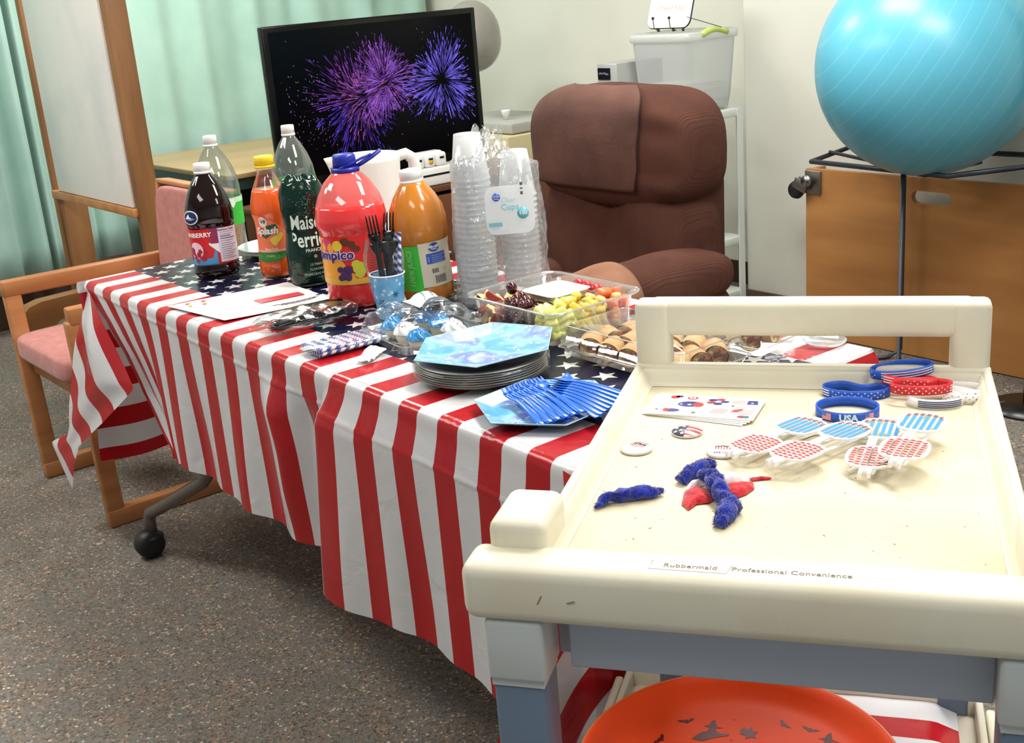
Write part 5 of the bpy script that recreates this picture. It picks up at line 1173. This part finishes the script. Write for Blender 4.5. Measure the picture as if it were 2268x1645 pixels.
for ls,sz,x in (('Rubbermaid',.0100,.157),('Professional Convenience',.0100,.246)):
    m=textmb(ls,sz,mtx=Matrix.Translation((x,-.5800,.8462)),bold=.0,ext=.0002); part('embossed_lettering',m,mat('grey worn ink',(120,112,92),.6),CT)
m=MB(); m.tube([(x,y,.8458) for x,y in ((.122,-.571),(.120,-.588),(.190,-.589),(.194,-.573))],.0005,5); part('emboss_outline',m,mat('grey worn ink'),CT)
m=MB()
for x,y,l,a in ((.02,.603,.010,1.1),(.05,.6035,.008,.3)): m.box((x,-y-.0022,.815),(l,.0006,.0009),rot=Matrix.Rotation(-a,3,'Y'))
random.seed(5)
for k in range(46):
    x=random.uniform(.02,.42); y=random.uniform(.22,.54); s_=random.uniform(.0004,.0013); m.box((x,-y,ZF+.0002),(s_*random.uniform(1,3),s_,.0002),rot=Matrix.Rotation(random.random()*3,3,'Z'))
part('scuff_marks',m,mat('brown scuff',(140,110,86),.8),CT)
def cw(x,y,z=ZF): v=Matrix.Rotation(CRZ_,3,'Z')@Vector((x,-y,0)); return (O2.x+v.x,O2.y+v.y,z)
# sticker sheets
for k in range(4):
    pts=[(.036+.003*k,.069),(.171+.004*k,.080+.002*k),(.161+.004*k,.171-.003*k),(.031+.003*k,.138+.002*k)]
    c=(.10,.116); o=thing('sticker_sheet',['lowest white sticker sheet of the small pile','second white sticker sheet from the bottom of the pile','third white sticker sheet, mostly covered by the top one','topmost white sticker sheet with red and blue festive prints'][k],'sticker sheet',cw(*c,ZF+.0006+.0012*k),CRZ_)
    rotp=[(x-c[0],-(y-c[1])) for x,y in pts]; m=MB(); m.prism(rotp[::-1],0,.0008); part('sheet',m,mat('copy paper',(246,244,240),.7),o)
    if k==3:
        A,B_,C1,D1=[Vector((x,y,0)) for x,y in rotp]
        def q(u,v): return A.lerp(B_,u).lerp(D1.lerp(C1,u),v)
        def pr_(u,v,pts_,c,z=.0010): 
            m=MB(); p=q(u,v); m.add([(p.x+x,p.y+y,z) for x,y in pts_],[tuple(range(len(pts_)))]); part('sticker_print',m,INK(c,'st%s'%(c,)),o)
        RED,NV=(214,54,54),(48,54,130)
        el=lambda rx,ry,n=14:[(rx*math.cos(2*PI*i/n),ry*math.sin(2*PI*i/n)) for i in range(n)]
        pr_(.16,.16,el(.006,.006),RED); pr_(.20,.12,el(.005,.004),NV); pr_(.33,.16,el(.007,.006),RED); pr_(.33,.16,el(.0045,.004),(246,244,240),.0012); pr_(.33,.16,starpts(.003),NV,.0014)
        pr_(.34,.46,el(.016,.010),NV); pr_(.42,.47,el(.007,.008),RED,.0012); pr_(.34,.50,starpts(.004),(246,244,240),.0014); pr_(.26,.50,starpts(.003),(246,244,240),.0014)
        for a_,c in ((0,NV),(1.2,RED),(2.4,NV),(3.6,RED),(4.8,NV)): p=[(.009*math.cos(a_)+.006*math.cos(i),.008*math.sin(a_)+.004*math.sin(i)) for i in [j*.7 for j in range(9)]]; pr_(.58,.26,p,c,.001+a_*.0001)
        pr_(.20,.80,el(.011,.006),NV); pr_(.15,.80,el(.004,.006),RED,.0012); pr_(.42,.84,starpts(.005),(90,80,60)); pr_(.06,.80,starpts(.0035),(90,80,60)); pr_(.74,.42,starpts(.004),(90,80,60))
        for i in range(6): pr_(.58+.024*i,.70,[(-.003,-.008),(-.0015,-.008),(.004,.008),(.0025,.008)],(226,110,100))
        pr_(.90,.22,[(-.007,-.006),(.007,-.006),(.006,.008),(-.006,.008)],NV); pr_(.90,.24,starpts(.003),(246,244,240),.0012)
        for i in range(4): pr_(.80,.16+.05*i,[(-.012,-.0005),(.006,-.0005),(.006,.0008),(-.012,.0008)],(226,120,110))
        pr_(.82,.62,[(-.010,-.004),(-.006,.004),(.006,.008),(.004,.002),(-.002,-.006)],RED)
        for i in range(4): pr_(.90,.58+.06*i,[(-.010,-.0005),(.008,-.0005),(.008,.001),(-.010,.001)],(220,110,100))
        pr_(.88,.88,el(.006,.0045),(130,40,50)); pr_(.92,.88,el(.004,.0045),(60,110,110),.0012)
# buttons
def button(x,y,label,kind,rz):
    o=thing('pin_button',label,'badge',cw(x,y,ZF+.0005),CRZ_+rz)
    dz=lambda r:.0045*(1-(r/.019)**2)+.0022
    m=MB(); m.lathe([(.001,0),(.0175,0),(.019,.0010),(.019,.0022)]+[(.019*(1-k/8)+.00001,dz(.019*(1-k/8))) for k in range(9)],40,cap=False); part('disc',m,mat('glossy badge white',(246,245,242),.12,coat=.6),o)
    def dome(m,pts,off=.0004):
        cx=sum(p[0] for p in pts)/len(pts); cy=sum(p[1] for p in pts)/len(pts); V=[(cx,cy)]+list(pts); m.add([(a,b,dz(math.hypot(a,b))+off) for a,b in V],[(0,1+i,1+(i+1)%len(pts)) for i in range(len(pts))])
    if kind=='flag':
        m=MB(); m.grid(lambda a,b:(lambda r,t_:(r*math.cos(t_),r*math.sin(t_),dz(r)+.0003))(.0002+.0184*b,PI/2+PI*a),20,10); part('navy_print',m,INK((22,26,60),'badge navy'),o)
        for yy in (-.014,-.005,.004,.013):
            xm=math.sqrt(.0184**2-yy*yy); m=MB(); m.grid(lambda a,b:(lambda X_,Y_:(X_,Y_,dz(math.hypot(X_,Y_))+.0004))(lerp(.0,xm,a),yy+(b-.5)*.0045*(1 if abs(yy)<.012 else .6)),8,2); part('red_stripe',m,INK((190,44,44),'badge red'),o)
        for sx,sy in ((-.004,.012),(-.010,.008),(-.004,.003),(-.012,-.001),(-.006,-.007),(-.014,.004),(-.012,-.009),(-.003,-.013)):
            m=MB(); m.add([(sx+a,sy+b,dz(math.hypot(sx+a,sy+b))+.0008) for a,b in starpts(.0032)],[tuple(range(10))]); part('star',m,WH,o)
    else:
        for k in range(6):
            x_=-.008+k*.0032; m=MB(); m.grid(lambda a,b:(lambda X_,Y_:(X_,Y_,dz(math.hypot(X_,Y_))+.0004))(x_+(a-.5)*.0014,lerp(.004,-.006+abs(k-2.5)*.0015,b)),1,4); part('red_stripe',m,INK((190,60,56),'badge stripe'),o)
        m=MB(); m.grid(lambda a,b:(lambda X_,Y_:(X_,Y_,dz(math.hypot(X_,Y_))+.0005))(lerp(-.0095,.0095,a),.0055+.0012*math.sin(a*16)+(b-.5)*.003),16,2); part('navy_print',m,INK((22,26,60),'badge navy'),o)
        if kind=='usa':
            me=textmb('THE USA!',.0050,fn=lambda x,y,z:(x,y-.0105,dz(math.hypot(x,y-.0105))+.0005),bold=.03); part('lettering',me,INK((30,30,36),'badge black'),o)
        else:
            me=MB(); squiggle(me,-.009,.009,.0118,0,.0009,.0003,f=lambda x,y,z:(x,y,dz(math.hypot(x,y))+.0005)); part('script_line',me,INK((30,30,36),'badge black'),o)
button(.098,.199,'round pin badge with flag stars and red stripes','flag',-.1)
button(.047,.258,'plain white pin badge nearest the left rail of the cart','land',-.45)
button(.148,.258,'white pin badge reading THE USA beside the left glasses','usa',.05)
# bracelets
def bandpath(rx,ry,deform=None,n=96):
    return [((rx*math.cos(2*PI*k/n)),(ry*math.sin(2*PI*k/n))) for k in range(n)] if not deform else [deform(2*PI*k/n) for k in range(n)]
def band(label,col,loc,path,rot=(0,0,0),h=.012,group=None):
    o=thing('silicone_bracelet',label,'bracelet',loc,rot=rot); n=len(path); P=[Vector((x,y,0)) for x,y in path]; N=[]
    for i in range(n):
        t_=(P[(i+1)%n]-P[i-1]).normalized(); N.append(Vector((t_.y,-t_.x,0)))
    m=MB(); rings=[]
    for dz_,dn in ((0,0),(0,.0018),(h,.0018),(h,0)): rings.append([tuple(P[i]+N[i]*dn+Vector((0,0,dz_))) for i in range(n)])
    vs=[v for r in rings for v in r]; fs=[]
    for j in range(4):
        for i in range(n): k=(i+1)%n; jj=(j+1)%4; fs.append((j*n+i,j*n+k,jj*n+k,jj*n+i))
    m.add(vs,fs,None,True); part('band',m,col,o)
    cum=[0]
    for i in range(n): cum.append(cum[-1]+(P[(i+1)%n]-P[i]).length)
    def at(s,z,off=.0022):
        s%=cum[-1]; lo=0
        for i in range(n):
            if cum[i+1]>=s: lo=i; break
        f_=(s-cum[lo])/(cum[lo+1]-cum[lo]); p=P[lo].lerp(P[(lo+1)%n],f_); nn=N[lo].lerp(N[(lo+1)%n],f_).normalized(); return p+nn*off+Vector((0,0,z))
    return o,at,cum[-1],h
def bstripes(o,at,s0,s1,mt,h,nst=3):
    for k in range(nst):
        z=h*(.18+.27*k) if nst==3 else h*(.14+.2*k); m=MB(); m.grid(lambda a,b:at(lerp(s0,s1,a),z+b*h*.12),max(4,int((s1-s0)/.002)),1); part('stripe',m,mt,o)
def bstars(o,at,s0,s1,mt,h,step=.0052,R=.0013):
    m=MB(); k=0; s=s0
    while s<s1:
        for z in ((h*.5,) if k%2 else (h*.24,h*.76)):
            pts=starpts(R); vs=[at(s+x,z+y) for x,y in pts]+[at(s,z)]; m.add(vs,[(10,i,(i+1)%10) for i in range(10)])
        s+=step*.75; k+=1
    part('star_print',m,mt,o)
BB=mat('blue silicone',(22,84,190),.45); RB=mat('red silicone',(206,34,42),.4); WB_=mat('white silicone',(244,243,242),.45); NVY=INK((40,52,110),'band navy')
# local frame of each bracelet: +x to the cart's right, -y toward the viewer
zc=ZF+.0005
o,at,Ln,h=band('blue bracelet reading USA lying in front of the other bracelets',BB,cw(.283,.120,zc),bandpath(.036,.030),(0,0,CRZ_),.0125)
sC=Ln*.75
def btext(o,at,sC,s,size,mt,h,bold=.04): part('lettering',textmb(s,size,fn=lambda x,y,z:at(sC+x,h*.5+y,.0023),bold=bold),mt,o)
btext(o,at,sC+.002,'USA',.0115,mat('pale blue print',(200,226,250),.5),h,.05)
for dx in(-.024,.027):
    m=MB(); m.grid(lambda a,b:at(sC+dx+(a-.5)*.012,h*(.15+.7*b),.0022),4,2); part('flag_print',m,INK((222,130,150),'flag pink'),o)
    m=MB(); m.grid(lambda a,b:at(sC+dx-.006+a*.0055,h*(.5+.35*b),.0026),3,1); part('flag_canton',m,INK((60,110,200),'canton'),o)
    for k in range(3): m=MB(); m.grid(lambda a,b:at(sC+dx+(a-.5)*.012,h*(.22+.22*k+.05*b),.0025),4,1); part('flag_stripe',m,INK((236,190,200),'flag pale'),o)
def dent(t): 
    x=.040*math.cos(t); y=.021*math.sin(t)
    if math.sin(t)>0: y-=.017*math.exp(-((x-.008)/.017)**2)
    return (x,y)
o,at,Ln,h=band('blue bracelet with small white stars, second from the left and dented at the back',BB,cw(.292,.047,zc),bandpath(0,0,dent),(0,0,CRZ_))
bstripes(o,at,Ln*.50,Ln*.585,WH,h); bstars(o,at,Ln*.61,Ln*.93,WH,h)
o,at,Ln,h=band('blue bracelet with three white stripes, topmost of the pile',BB,cw(.348,.022,zc+.0205),bandpath(.037,.017),(.06,-.10,CRZ_+.10))
bstripes(o,at,Ln*.60,Ln*.97,WH,h); bstars(o,at,Ln*.53,Ln*.57,WH,h)
o,at,Ln,h=band('white bracelet with four navy stripes, under the red ones',WB_,cw(.386,.076,zc),bandpath(.031,.019),(0,0,CRZ_+.05))
bstripes(o,at,Ln*.62,Ln*.95,NVY,h,4)
o,at,Ln,h=band('red bracelet with white stars and stripes, front one of the two red',RB,cw(.370,.064,zc+.0125),bandpath(.036,.016),(.0,.03,CRZ_+.22))
bstars(o,at,Ln*.55,Ln*.93,WH,h); bstripes(o,at,Ln*.94,Ln*.99,WH,h)
o,at,Ln,h=band('red bracelet with striped end, rear one of the two red',RB,cw(.357,.042,zc+.0125),bandpath(.032,.014),(-.10,.02,CRZ_-.22))
bstripes(o,at,Ln*.54,Ln*.64,WH,h); bstars(o,at,Ln*.70,Ln*.93,WH,h)
def wavy(t): return (.038*math.cos(t),.014*math.sin(t)+.004*math.sin(3*t))
o,at,Ln,h=band('white bracelet with navy dots at the back right of the pile',WB_,cw(.404,.034,zc),bandpath(0,0,wavy),(.12,.0,CRZ_-.35))
bstars(o,at,Ln*.52,Ln*.98,NVY,h,R=.0011)
def wavy2(t): return (.026*math.cos(t)+.004*math.sin(2*t),.013*math.sin(t))
o,at,Ln,h=band('white bracelet with navy stars at the right end of the pile',WB_,cw(.414,.058,zc),bandpath(0,0,wavy2),(0,0,CRZ_-.5))
bstars(o,at,Ln*.52,Ln*.98,NVY,h,R=.0011)
# shutter glasses
GW=mat('glossy white plastic',(248,248,247),.2,coat=.3)
def lens_outline(w_,h_): return [(w_*sgn(math.cos(a),.75),h_*sgn(math.sin(a),.75)) for a in [2*PI*k/36 for k in range(36)]]
def glasses(label,A,B_,hinge,tilt,z,rl=0.0):
    """A centre of the blue lens, B centre of the red lens, hinge point (all cart coordinates)"""
    a=Vector(cw(*A,z)); b=Vector(cw(*B_,z)); ax=(b-a); d=ax.length; rz=math.atan2(ax.y,ax.x)
    o=thing('shutter_glasses',label,'glasses',tuple((a+b)/2),rot=(0,0,rz))
    T=Matrix.Rotation(rl,4,'X')@Matrix.Rotation(tilt,4,'Y')
    W_,H_=.0300,.0262
    for s,fc in ((-1,'blue'),(1,'red')):
        out=lens_outline(W_,H_); inn=lens_outline(W_-.004,H_-.0035); n=len(out); cx=s*d/2
        m=MB(); vs=[]
        for zz in (0,.0022):
            vs+= [(cx+x,y,zz) for x,y in out]+[(cx+x,y,zz) for x,y in inn]
        fs=[]
        for i in range(n):
            k=(i+1)%n; fs+=[(i,k,n+k,n+i),(2*n+i,3*n+i,3*n+k,2*n+k),(i,2*n+i,2*n+k,k),(n+i,n+k,3*n+k,3*n+i)]
        m.add(vs,fs,T)
        part('lens_rim',m,GW,o)
        for k in range(6):
            y=-H_+.0080+k*.0073; hw=W_*(1-abs(y/H_)**2.6)**(1/2.6)-.003
            if hw<.004: continue
            m=MB(); m.box((cx,y,.0011),(2*hw,.0044,.0018),bev=.0004,seg=1,mtx=T); sl=part('slat',m,GW,o)
            m=MB()
            if fc=='blue':
                m.box((cx+hw*.14,y,.00225),(2*hw*.78,.0040,.0004),mtx=T); part('blue_print',m,INK((58,146,212),'glasses blue'),sl)
                m=MB()
                for q in range(2): m.box((cx-hw+.0020+q*.0042,y,.0023),(.0020,.0040,.0004),mtx=T)
                part('red_print',m,INK((130,34,44),'glasses maroon'),sl)
            else:
                nn=max(3,int(2*hw/.0060))
                for q in range(nn): m.box((cx-hw+.003+q*(2*hw-.006)/max(1,nn-1),y,.00225),(.0032,.0042,.0004),mtx=T)
                part('red_print',m,INK((190,40,50),'glasses red'),sl)
    m=MB(); m.box((0,-.004,.0012),(max(.012,d-2*W_+.012),.010,.0024),bev=.001,mtx=T); part('bridge',m,GW,o)
    m=MB(); m.box((d/2+W_+.004,.0,.001),(.012,.014,.005),bev=.0015,mtx=T); part('end_piece',m,GW,o); m=MB(); m.box((-d/2-W_-.001,.0,.001),(.007,.012,.004),bev=.0012,mtx=T); part('end_piece',m,GW,o)
    m=MB()
    for q in (-.0045,.0045): m.box((d/2+W_+.012,q,.0),(.009,.004,.007),bev=.001,mtx=T)
    part('hinge',m,GW,o)
    for s in (-1,1):
        m=MB(); m.tube([T@Vector((s*(d/2+W_+.005),.0+s*.003,-.003)),T@Vector((s*(d/2+W_-.004),s*.006,-.006)),T@Vector((0,s*.009,-.007)),T@Vector((-s*(d/2+W_*.2),s*.012,-.008)),T@Vector((-s*(d/2+W_*.7),s*.020,-.009))],.0028,6,flat=(1,.6)); part('temple_arm',m,GW,o)
    return o
glasses('white shutter glasses at the left, blue lens toward the bracelets, flat',(.232,.192),(.186,.262),None,-.04,ZF+.012)
glasses('white shutter glasses second from the left, tilted on the pair beside it',(.283,.222),(.234,.292),None,-.02,ZF+.018,.03)
glasses('white shutter glasses third from the left, under the pair at the right',(.322,.206),(.311,.288),None,.02,ZF+.014)
glasses('white shutter glasses at the far right, lying on top of another pair',(.366,.212),(.346,.292),None,.0,ZF+.026)
# fuzzy cords
def fuzz(name,label,cat,pts,rs,mt,seed,hair=260,wob=.25):
    rnd=random.Random(seed); m=MB(); P=[Vector(cw(x,y,z)) for x,y,z in pts]
    # resample
    Q=[];Rr=[]
    for i in range(len(P)-1):
        for k in range(10): f_=k/10; Q.append(P[i].lerp(P[i+1],f_)); Rr.append(lerp(rs[i],rs[i+1],f_)*(1+.05*math.sin((i*10+k)*.8)))
    Q.append(P[-1]); Rr.append(rs[-1]); 
    for k in range(3): Q=[Q[0]]+[(Q[i-1]+Q[i]*2+Q[i+1])/4 for i in range(1,len(Q)-1)]+[Q[-1]]
    m.tube(Q,Rr,14)
    for v in m.bm.verts:
        nz=noise.noise_vector(v.co*95+Vector((seed,0,0))); v.co+=nz*.0036+noise.noise_vector(v.co*400)*.0012; v.co.z=max(v.co.z,ZF+.0006)
    o=solo(name,m,mt,label,cat)
    h=MB()
    for k in range(hair):
        i=rnd.randrange(1,len(Q)-1); a=rnd.uniform(0,2*PI); t_=(Q[i+1]-Q[i-1]).normalized(); u_=t_.cross(Vector((0,0,1))).normalized(); v_=u_.cross(t_)
        d=(u_*math.cos(a)+v_*math.sin(a)+t_*rnd.uniform(-.7,.7)).normalized(); s_=Q[i]+d*Rr[i]*.85; e=s_+d*rnd.uniform(.0018,.0048); e.z=max(e.z,ZF+.0004); w_=d.cross(t_).normalized()*.0003
        h.add([s_-w_,s_+w_,e],[(0,1,2)])
    part('hairs',h,mt,o,kind='stuff'); return o
FB=mat('royal blue fuzz',(24,48,168),.95,noise_=(160,(14,28,120),.4,.65),bump=(420,1,.002),spec=.1,sheen=.5)
FR=mat('red felt',(204,30,40),.95,noise_=(120,(170,20,32),.4,.65),bump=(420,.8,.002),spec=.1,sheen=.4)
FWm=mat('white ribbon',(246,244,244),.5)
z0=ZF+.005
fuzz('fuzzy_cord','twisted royal blue fuzzy strip lying alone at the left','craft strip',[(.034,.425,z0-.002),(.045,.408,z0+.002),(.066,.398,z0+.003),(.084,.390,z0+.002),(.100,.380,z0)],[.002,.0065,.0078,.0070,.002],FB,1,1500)
fuzz('fuzzy_cord','royal blue fuzzy strip at the back left of the craft pile','craft strip',[(.113,.352,z0),(.121,.336,z0+.003),(.134,.318,z0+.004),(.142,.300,z0)],[.0055,.0085,.0090,.0045],FB,2,1500)
fuzz('fuzzy_cord','thick royal blue fuzzy strip curling across the red felt toward the viewer','craft strip',[(.134,.345,z0+.006),(.147,.358,z0+.010),(.155,.378,z0+.010),(.162,.398,z0+.005),(.176,.414,z0+.003),(.171,.436,z0+.002),(.168,.456,z0)],[.005,.0085,.0095,.0085,.0105,.0100,.006],FB,3,3000)
def felt(label,pts,seed,mt=FR,h_=.006,nm='felt_piece'):
    c=Vector((sum(p[0] for p in pts)/len(pts),sum(p[1] for p in pts)/len(pts))); n=len(pts); m=MB(); vs=[];fs=[]; K=7; M_=n*6
    for j in range(K):
        for i in range(M_):
            f_=i/6; a=pts[int(f_)%n]; b=pts[(int(f_)+1)%n]; e=Vector(a).lerp(Vector(b),f_-int(f_)); p=c.lerp(e,(j+.01)/(K-1)*1.0 if j else .01)
            zz=ZF+.0012+h_*(1-(j/(K-1))**3)+.0016*noise.noise(Vector((p.x*140,p.y*140,seed)))
            vs.append(cw(p.x,p.y,max(ZF+.0006,zz)))
    for j in range(K-1):
        for i in range(M_): k=(i+1)%M_; fs.append((j*M_+i,j*M_+k,(j+1)*M_+k,(j+1)*M_+i))
    m.add(vs,fs,None,True); return solo(nm,m,mt,label,'craft piece')
felt('crumpled red felt piece left of the thick blue strip',[(.120,.372),(.128,.358),(.146,.362),(.156,.384),(.150,.398),(.138,.402),(.131,.418),(.122,.404)],1)
felt('crumpled red felt piece right of the thick blue strip',[(.160,.352),(.170,.344),(.190,.340),(.193,.356),(.186,.372),(.176,.384),(.165,.378),(.157,.366)],2)
felt('small red felt piece behind the thick blue strip',[(.144,.332),(.158,.326),(.162,.338),(.152,.348),(.143,.344)],3,h_=.005)
felt('white ribbon loop on the red felt',[(.158,.334),(.172,.332),(.180,.338),(.172,.350),(.162,.354),(.156,.346)],4,FWm,.012,'ribbon_piece')
felt('short white ribbon end left of the blue strip',[(.121,.364),(.124,.355),(.137,.344),(.141,.350),(.132,.360),(.124,.372)],5,FWm,.008,'ribbon_piece')
felt('thin red felt scrap under the white temple arm',[(.184,.330),(.205,.322),(.209,.328),(.188,.336)],6,h_=.002)
# ---------- lower shelf ----------
t=thing('halloween_tray','round orange tray with dark witch and bat prints on the lower shelf','tray',cw(.165,.322,.4185),CRZ_)
OR=mat('translucent orange plastic',(255,84,32),.5,spec=.2)
m=MB(); m.lathe([(.001,.006),(.140,.006),(.160,.008),(.170,.012),(.182,.020),(.190,.026),(.194,.030),(.193,.034),(.188,.034),(.178,.026),(.168,.0165),(.158,.0125),(.150,.0105),(.001,.010)],80,cap=False); m.lathe([(.13,0),(.13,.008)],40); part('dish',m,OR,t)
m=MB(); m.tube([(.1925*math.cos(2*PI*k/80),.1925*math.sin(2*PI*k/80),.0325) for k in range(80)],.0022,8,closed=True); part('rim',m,mat('pale orange edge',(250,120,60),.3),t)
def dp(pts,x,y,s,rz=0,z=.0108):
    m=MB(); c,si=math.cos(rz),math.sin(rz); m.add([(x+s*(a*c-b*si),y+s*(a*si+b*c),z) for a,b in pts],[tuple(range(len(pts)))]); part('print',m,INK((96,18,12),'tray print'),t)
bat=[(-1,.3),(-.5,.35),(-.25,.1),(-.1,.35),(0,.2),(.1,.35),(.25,.1),(.5,.35),(1,.3),(.6,-.1),(.3,-.15),(0,-.45),(-.3,-.15),(-.6,-.1)]
witch=[(-1.0,-.9),(-.3,-.95),(.2,-.6),(.5,-.45),(1.1,-.2),(1.15,.0),(.6,-.05),(.35,.15),(.3,.45),(.75,.5),(.3,.65),(.15,1.3),(-.05,1.1),(-.15,.7),(-.5,.55),(-.1,.45),(-.15,.1),(-.5,-.1),(-.8,-.45)]
blob=[(-.7,.5),(-.3,.9),(.0,.4),(.3,1),(.4,.3),(.9,.2),(.5,-.2),(.6,-.8),(.1,-.6),(-.4,-.9),(-.3,-.3),(-.8,-.1)]
for P_,x,y,s,r in ((witch,-.045,.086,.021,.0),(blob,.003,.092,.014,.2),(witch,.098,.082,.022,-.1),(bat,-.078,.104,.012,.4),(bat,.045,.118,.011,-.9),(bat,.078,.112,.012,-.3),(bat,-.105,.06,.012,1.2),(witch,-.01,.015,.024,0),(blob,.07,.02,.014,0),(witch,-.08,-.05,.02,.3),(bat,.03,-.05,.014,0),(bat,-.05,.045,.013,.2),(bat,.06,.055,.013,.9)): dp(P_,x,y,s,r)
for k in range(26):
    a=random.uniform(0,6.28); r=random.uniform(.03,.125); dp(starpts(1),r*math.cos(a),r*math.sin(a),.0022,0,.0107)
# folded flag plastic cloth under the tray
def fold(a,b):
    x=lerp(.075,.425,a); y=lerp(.040,.53,b); return (x,-y,.4005+.012*max(0,min(1,min(a,1-a)*12))*max(0,min(1,min(b,1-b)*12))+.0015*noise.noise(Vector((x*20,y*20,0))))
def foldfn(nt,b,tc):
    x,y,z=sep(nt,tc,'Object'); red=((y+.0)*(1/.085)+.15).fr().lt(.5); nt.links.new(mixc(nt,red,(236,236,240),(192,22,34)),b.inputs['Base Color'])
m=MB(); m.grid(fold,40,40); o=solo('folded_flag_cloth',m,mat('folded striped plastic',rough=.25,fn=foldfn,bump=(18,.5,.006)),'folded red and white striped plastic sheet under the orange tray','cloth'); o.location=tuple(O2); o.rotation_euler=(0,0,CRZ_)
